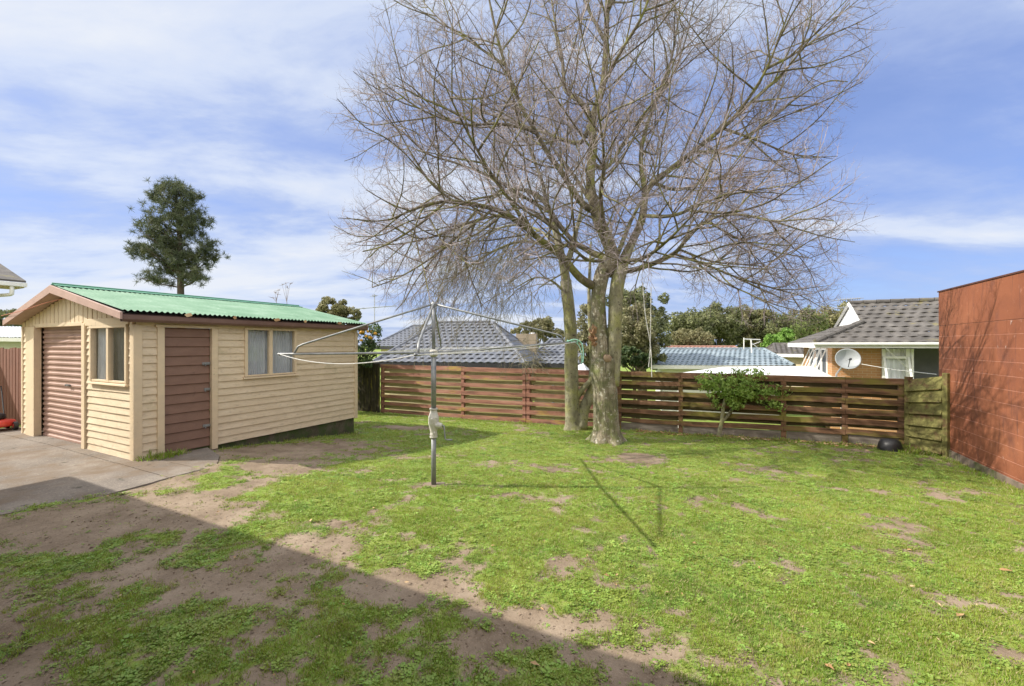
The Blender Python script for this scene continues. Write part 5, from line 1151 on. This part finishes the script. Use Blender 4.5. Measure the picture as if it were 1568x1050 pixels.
for k in range(2):
    q = a_ + Vector((1.25, -.93, 0)).normalized() * (.2 + k * 1.9) + Vector((-.02, .38, 0)); MB().frame(q, Vector((1.25, -.93, 0)).normalized() * 1.1, (-.03, -.04, 0), (0, 0, 1.1)).build('window', M_white, h4[0])
h5 = hip_house('cream_house', 'house with brick red wall and pale eave behind the open windows', (*px(1262, 0, 30).xy,), (*px(1330, 0, 28).xy,), (2.6, 6.0), 1.35, 2.2, (.2, .8), M_brick2, M_tile_d, -1.9, M_white, seed=8, group='neighbouring houses')
# white flat carport roof and low white canopy close behind the fence
cp = thing('white_carport', px(1180, 575, 16.5), 'bright white flat carport roof just beyond the fence, below the blue roof', 'carport')
zt = .75
plate(MB(), [(*px(1033, 0, 15.8).xy, .66), (*px(1295, 0, 14.3).xy, .62), (*px(1275, 0, 18.2).xy, .83), (*px(1105, 0, 18.4).xy, .76)], .12).build('roof', M_white2, cp)
for (u, y_) in ((1040, 15.9), (1290, 14.6), (1200, 15.0)): MB().tube([Vector((*px(u, 0, y_).xy, -1.9)), Vector((*px(u, 0, y_).xy, .55))], .05, 8).build('post', M_white, cp)
cn = thing('white_canopy', px(875, 575, 15), 'small pale canopy peak seen past the twin trunks over the fence', 'canopy')
k_ = [px(848, 577, 14.5), px(902, 577, 14.5), px(912, 574, 16), px(846, 574, 16)]; ap = px(893, 556, 15.3)
mb = MB(); mb.add(k_ + [ap], [(0, 1, 4), (1, 2, 4), (2, 3, 4), (3, 0, 4)]); mb.build('canopy_top', M_white2, cn)
for q in k_: MB().tube([Vector((q.x, q.y, -1.3)), q], .025, 6).build('post', M_steel, cn)

# brown tiled brick house at right
Bf, Bb, Rl, Rr = 17.6, 24.6, 2.78, 16.0; EZ = 1.80
bh = thing('brick_house', Y(8, 21, -.9), 'tan brick house with weathered brown tiled roof and open windows at right', 'house')
RZ = 3.3; rmid = 20.4
q = lambda r, b, z: Y(r, b, z)
rf = MB(); gx = 4.35                 # gablet position
gk = .45                             # height fraction of the small gablet
hm = EZ + (RZ - EZ) * .47; bm0 = Bf + (rmid - Bf) * .47; bm1 = Bb + (rmid - Bb) * .47
roof_surf(rf, q(Rl, Bf, EZ), q(Rr, Bf, EZ), q(Rr, bm0, hm), q(gx, bm0, hm), .30, .34, .014, .024, seed=9)
roof_surf(rf, q(gx - .06, bm0, hm), q(Rr, bm0, hm), q(Rr, rmid, RZ), q(gx - .06, rmid, RZ), .30, .34, .014, .024, seed=12)
roof_surf(rf, q(Rr, Bb, EZ), q(Rl, Bb, EZ), q(gx, bm1, hm), q(Rr, bm1, hm), .30, .34, .014, .024, seed=10)
roof_surf(rf, q(Rr, bm1, hm), q(gx - .06, bm1, hm), q(gx - .06, rmid, RZ), q(Rr, rmid, RZ), .30, .34, .014, .024, seed=13)
roof_surf(rf, q(Rl, Bb, EZ), q(Rl, Bf, EZ), q(gx, bm0, hm), q(gx, bm1, hm), .30, .34, .014, .024, seed=11)
ro = rf.build('roof', M_tile_d, bh)
for pa, pb in ((q(gx - .06, rmid, RZ + .05), q(Rr, rmid, RZ + .05)), (q(Rl, Bf, EZ + .04), q(gx, bm0, hm + .06))):
    c = MB(); ridge_cap(c, pa, pb, .09); c.build('ridge_tiles', M_tile_d, ro)
gb = MB(); gb.add([q(gx - .02, bm0 + .03, hm - .02), q(gx - .02, bm1 - .03, hm - .02), q(gx - .02, rmid, RZ - .02), q(gx + .6, bm0 + .05, hm - .02), q(gx + .6, bm1 - .05, hm - .02), q(gx + .6, rmid, RZ)], [(0, 2, 1), (3, 4, 5), (0, 1, 4, 3)]); gb.build('gablet', M_white2, ro)
gm2 = MB()
for b0_, b1_ in ((bm0, rmid), (bm1, rmid)):
    a, d = q(gx - .08, b0_, hm + .0), q(gx - .08, rmid, RZ + .01); gm2.tube([a, d], .06, 4)
gm2.build('gablet_trim', M_white, ro)
fa = MB(); fa.ybox(Rl - .03, Rr, Bf - .03, Bf, EZ - .17, EZ + .01); fa.ybox(Rl - .03, Rl, Bf, Bb, EZ - .17, EZ + .01); fa.build('fascia', M_white, bh)
fa = MB(); fa.tube([q(Rl - .08, Bf - .09, EZ - .04), q(Rr, Bf - .09, EZ - .04)], .055, 8); fa.build('gutter', mat('grey_gutter', [(.5, .5, .47), (.62, .62, .58)], 3), bh)
so = MB(); so.add([q(Rl, Bf, EZ - .165), q(Rr, Bf, EZ - .165), q(Rr, Bb, EZ - .165), q(Rl, Bb, EZ - .165)], [(3, 2, 1, 0)]); so.build('soffit', M_white, bh)
wl = MB(); wr0 = Rl + .55; wf = Bf + .55
def wr_at(u, bq=wf):
    k = (u - CX) / F; y = bq / (S_ * k + C_); return y * (k * C_ - S_)
rA, rB = wr_at(1350), wr_at(1392)
wl.ybox(wr0, rA, wf, wf + .15, -1.3, EZ - .17); wl.ybox(wr0, wr0 + .15, wf + .15, Bb - .5, -1.3, EZ - .17); wl.ybox(rA, Rr, wf, wf + .15, -1.3, .45); wl.ybox(wr0 + .15, Rr, Bb - .65, Bb - .5, -1.3, EZ - .17)
wl.build('wall', M_brick, bh)
rm_ = MB(); rm_.ybox(rA + .0, Rr, wf + 2.6, wf + 2.62, -1, EZ - .18); rm_.build('porch_wall', mat('grey_porch', [(.22, .23, .24), (.28, .29, .30)], 3), bh)
wn = MB(); z0_, z1_ = .50, EZ - .20
for a, b in ((rA, rA + .09), (rB - .09, rB)): wn.ybox(a, b, wf - .06, wf + .05, z0_, z1_)
wn.ybox(rA, rB, wf - .06, wf + .05, z1_ - .32, z1_ - .24); wn.ybox(rA, rB, wf - .055, wf + .05, z0_ - .05, z0_ + .03); wn.ybox(rA + .75, rA + .80, wf - .03, wf + .04, z0_, z1_ - .3)
wf_ = wn.build('window', M_white, bh, bev=.003)
pn = MB(); pn.add([q(rA + .09, wf, z0_), q(rB - .09, wf, z0_), q(rB - .09, wf, z1_ - .32), q(rA + .09, wf, z1_ - .32)], [(0, 1, 2, 3)]); pn.build('pane', M_glass, wf_)
sh = MB()      # top-hung open sash
sh.frame(q(rA + .02, wf - .08, z1_ - .3), q(.0, -.35, -.9) , q(.06, 0, 0), q(0, .02, .04)); sh.frame(q(rB - .06, wf - .08, z1_ - .3), q(.0, -.35, -.9), q(.06, 0, 0), q(0, .02, .04)); sh.frame(q(rA + .02, wf - .43, z1_ - 1.2), q(rB - rA - .04, 0, 0), q(0, .03, 0), q(0, 0, .06)); sh.build('open_sash', M_white, wf_)
ct_ = MB()
for i in range(40):
    s = rA + .1 + .75 * i / 39; ct_.v.append(tuple(q(s, wf + .1 + .02 * math.sin(s * 40), z0_))); ct_.v.append(tuple(q(s, wf + .1 + .02 * math.sin(s * 40), z1_)))
ct_.f = [(2 * i, 2 * i + 2, 2 * i + 3, 2 * i + 1) for i in range(39)]; ct_.build('curtain', M_white2, wf_, smooth=True)
# side windows pushed open at the foot
for k, bq in enumerate((18.9, 20.0, 21.4)):
    fr = MB(); r_ = wr0
    fr.ybox(r_ - .04, r_ + .02, bq - .05, bq + .0, .35, EZ - .2); fr.ybox(r_ - .04, r_ + .02, bq + .85, bq + .9, .35, EZ - .2); fr.ybox(r_ - .04, r_ + .02, bq, bq + .85, .35, .42); fr.ybox(r_ - .04, r_ + .02, bq, bq + .85, EZ - .26, EZ - .2)
    wv = fr.build('window', M_white, bh)
    g = MB(); g.add([q(r_ - .006, bq, .4), q(r_ - .006, bq + .85, .4), q(r_ - .006, bq + .85, EZ - .2), q(r_ - .006, bq, EZ - .2)], [(0, 1, 2, 3)]); g.build('pane', M_curt_d, wv)
    s = MB(); top_ = EZ - .22; d_ = q(-.48, 0, -1.25)
    for bb2 in (bq, bq + .8): s.frame(q(r_ - .05, bb2, top_), d_, q(0, .06, 0), q(.04, 0, .015))
    s.frame(q(r_ - .05, bq, top_) + d_, q(0, .86, 0), q(.05, 0, 0), q(0, 0, .06)); s.build('open_sash', M_white, wv)
# satellite dish
dc = Y(wr_at(1297, Bf - .1), Bf - .1, px(0, 551, 14.6).z) ; dc = px(1296, 551, Y(wr_at(1296, Bf - .05), Bf - .05).y)
dish = thing('satellite_dish', dc, 'round grey satellite dish on the brick wall of the right house', 'satellite dish')
nrm = Vector((-.35, -.85, .28)).normalized(); ax = nrm.orthogonal().normalized(); ay = nrm.cross(ax); mb = MB(); rn = 10; kk = 28
Rd = 16.5 / F * dc.y
for i in range(rn + 1):
    rr = Rd * i / rn
    for j in range(kk): a_ = 2 * math.pi * j / kk; mb.v.append(tuple(dc + ax * rr * math.cos(a_) + ay * rr * math.sin(a_) * .98 + nrm * (.16 * (i / rn) ** 2)))
mb.f = [(i * kk + j, i * kk + (j + 1) % kk, (i + 1) * kk + (j + 1) % kk, (i + 1) * kk + j) for i in range(rn) for j in range(kk)]
ds = mb.build('reflector', M_dish, dish, smooth=True); so_ = ds.modifiers.new('th', 'SOLIDIFY'); so_.thickness = .01
mb = MB(); ft = dc + nrm * .36 - Vector((0, 0, .08)); mb.tube([dc - Vector((0, 0, Rd * .98)) + nrm * .12, ft], .012, 6); mb.tube([ft - nrm * .02, ft + nrm * .08], .035, 8); mb.build('feed_arm', M_black, dish)
MB().tube([dc - nrm * .02, dc - nrm * .3 - Vector((0, 0, .1)), dc + Vector((.05, .5, -.5)), dc + Vector((.05, .5, -1.2))], .03, 8).build('mount', M_antenna, dish)
tag(MB().tube([px(1312, 556, 14.0), px(1370, 566, 12.4), px(1434, 573, 9.5)], .008, 5).build('washing_line', M_wire), 'thin white line running across in front of the brick house', 'line')
tag(MB().tube([px(1350, 527, 13), px(1388, 562, 13.3)], .010, 5).build('stay_wire', M_wire), 'slanting pale wire in front of the brick house window', 'wire')

# antennas
def antenna(u, v0, v1, y_, label, seed=1, booms=((0, 60), (.35, 40))):
    b = px(u, v1, y_); a = thing('roof_antenna', b, label, 'antenna', 'television aerials on the roofs'); top_ = px(u, v0, y_)
    MB().tube([b - Vector((0, 0, .3)), top_], .028, 6).build('mast', M_antenna, a)
    H_ = (top_ - b).length
    for f, n_, L_, ang in booms:
        c = top_ - Vector((0, 0, H_ * f)); d = Vector((math.cos(ang), math.sin(ang) * .5, .08)); m = MB(); m.tube([c - d * L_ / 2, c + d * L_ / 2], .024, 5)
        s_ = Vector((-d.y, d.x, 0)).normalized()
        for k in range(n_):
            p = c - d * L_ / 2 + d * L_ * k / (n_ - 1); l = .30 - .14 * k / n_; m.tube([p - s_ * l, p + s_ * l], .014, 4); m.tube([p - Vector((0, 0, l * .3)), p + Vector((0, 0, l * .3))], .012, 4)
        m.build('elements', M_antenna, a)
    return a
antenna(573.5, 450, 496, 26, 'thin roof aerial above the far grey tiled roof, left of the clothes line', 1, ((.06, 6, .45, 1.2), (.45, 5, 2.6, .05)))
antenna(1300, 458, 480, 18, 'comb shaped roof aerial over the white gablet', 2, ((.0, 10, 1.1, .3), (.55, 7, 1.5, .1)))
an = thing('roof_antenna', px(1151, 535, 21.8), 'white framed aerial standing on the pale blue roof', 'antenna', 'television aerials on the roofs')
MB().tube([px(1151, 540, 21.8), px(1150, 519, 21.8)], .03, 6).build('mast', M_white, an); mb = MB(); mb.tube([px(1139, 519, 21.5), px(1164, 520, 22.1)], .025, 5); mb.tube([px(1139, 517, 21.5), px(1139, 534, 21.5)], .025, 5); mb.tube([px(1151, 525, 21.8), px(1165, 536, 21.8)], .015, 5); mb.tube([px(1151, 528, 21.8), px(1164, 523, 22.1)], .015, 5); mb.build('elements', M_white, an)

# neighbour's eave at the far left edge
ne = thing('neighbour_house', Y(-17.5, 3.5, 0), 'neighbouring house eave with gutter and downpipe at the left edge', 'house')
c_ = px(40, 430, 11.7)             # outer corner of the eave
rC, bC = RB(c_.x, c_.y); ez = c_.z
mb = MB(); mb.add([q(rC, bC, ez), q(rC, bC - 9, ez), q(rC - 4, bC - 9, ez + 1.3), q(rC - 4, bC, ez + 1.3), q(rC, bC, ez - .05), q(rC, bC - 9, ez - .05), q(rC - 4, bC - 9, ez + 1.25), q(rC - 4, bC, ez + 1.25)], [(0, 1, 2, 3), (7, 6, 5, 4), (0, 4, 5, 1), (0, 3, 7, 4), (1, 5, 6, 2)]); mb.build('roof', M_tile_d, ne)
mb = MB(); mb.ybox(rC - .1, rC + .02, bC - 9, bC + .02, ez - .17, ez - .055); mb.build('gutter', M_white, ne, bev=.01)
mb = MB(); mb.ybox(rC - .9, rC - .12, bC - 9, bC, ez - .19, ez - .16); mb.build('soffit', M_plaster, ne)
mb = MB(); mb.ybox(rC - 5, rC - .9, bC - 9, bC - .3, -.1, ez - .19); mb.build('wall', M_plaster, ne)
mb = MB(); mb.tube(bez([q(rC - .05, bC - .25, ez - .15), q(rC - .05, bC - .25, ez - .34), q(rC - .15, bC - .28, ez - .40), q(rC - .85, bC - .5, ez - .42)], 4), .045, 8); mb.tube([q(rC - .85, bC - .5, ez - .40), q(rC - .85, bC - .5, 0)], .045, 8); mb.build('downpipe', M_white, ne, smooth=True)
# white iron roofed house behind the left palings
wh = thing('white_roofed_house', px(-20, 600, 17), 'low cream house with white iron roof beyond the left palings', 'house')
a0, a1 = px(-90, 515, 16.5), px(60, 517, 16.5); r0_, r1_ = px(-90, 499, 19.5), px(60, 499, 19.5)
rf = MB(); roof_surf(rf, a0, a1, r1_, r0_, .15, None, .015, 0, ns=6); rf.build('roof', M_galv, wh)
mb = MB(); mb.frame(a0 - Vector((0, 0, .16)), a1 - a0, (0, .05, 0), (0, 0, .15)); mb.build('gutter', M_white, wh)
mb = MB(); mb.frame((a0.x + .2, a0.y + .4, -1), (a1.x - a0.x - .4, 0, 0), (0, 2.4, 0), (0, 0, a0.z - .1 + 1)); mb.build('wall', mat('pale_green_wall', [(.42, .43, .36), (.5, .5, .43)], 3), wh)

# own house behind the camera (casts the long shadow)
oh = thing('own_house', Y(-2, -3, 0), 'house standing behind the viewpoint, its eave above', 'house')
EO = 3.3; bE = 2.18 - .547 * EO + .02
mb = MB(); mb.ybox(-10.2, 7.0, -7.5, -.32, -.1, EO - .18); mb.build('wall', M_clad, oh)
mb = MB(); A_, B_, C2, D2 = q(-11.25, bE, EO), q(7.6, bE, EO), q(4.5, -3.7, EO + 1.3), q(-7.5, -3.7, EO + 1.3); A3, B3 = q(-11.25, -8.1, EO), q(7.6, -8.1, EO)
mb.add([A_, B_, C2, D2, A3, B3] + [p - Vector((0, 0, .05)) for p in (A_, B_, C2, D2, A3, B3)], [(0, 1, 2, 3), (5, 4, 3, 2), (4, 0, 3), (1, 5, 2), (6, 7, 1, 0), (7, 11, 5, 1), (10, 6, 0, 4), (11, 10, 4, 5), (6, 10, 11, 7)]); mb.build('roof', M_tile_d, oh)
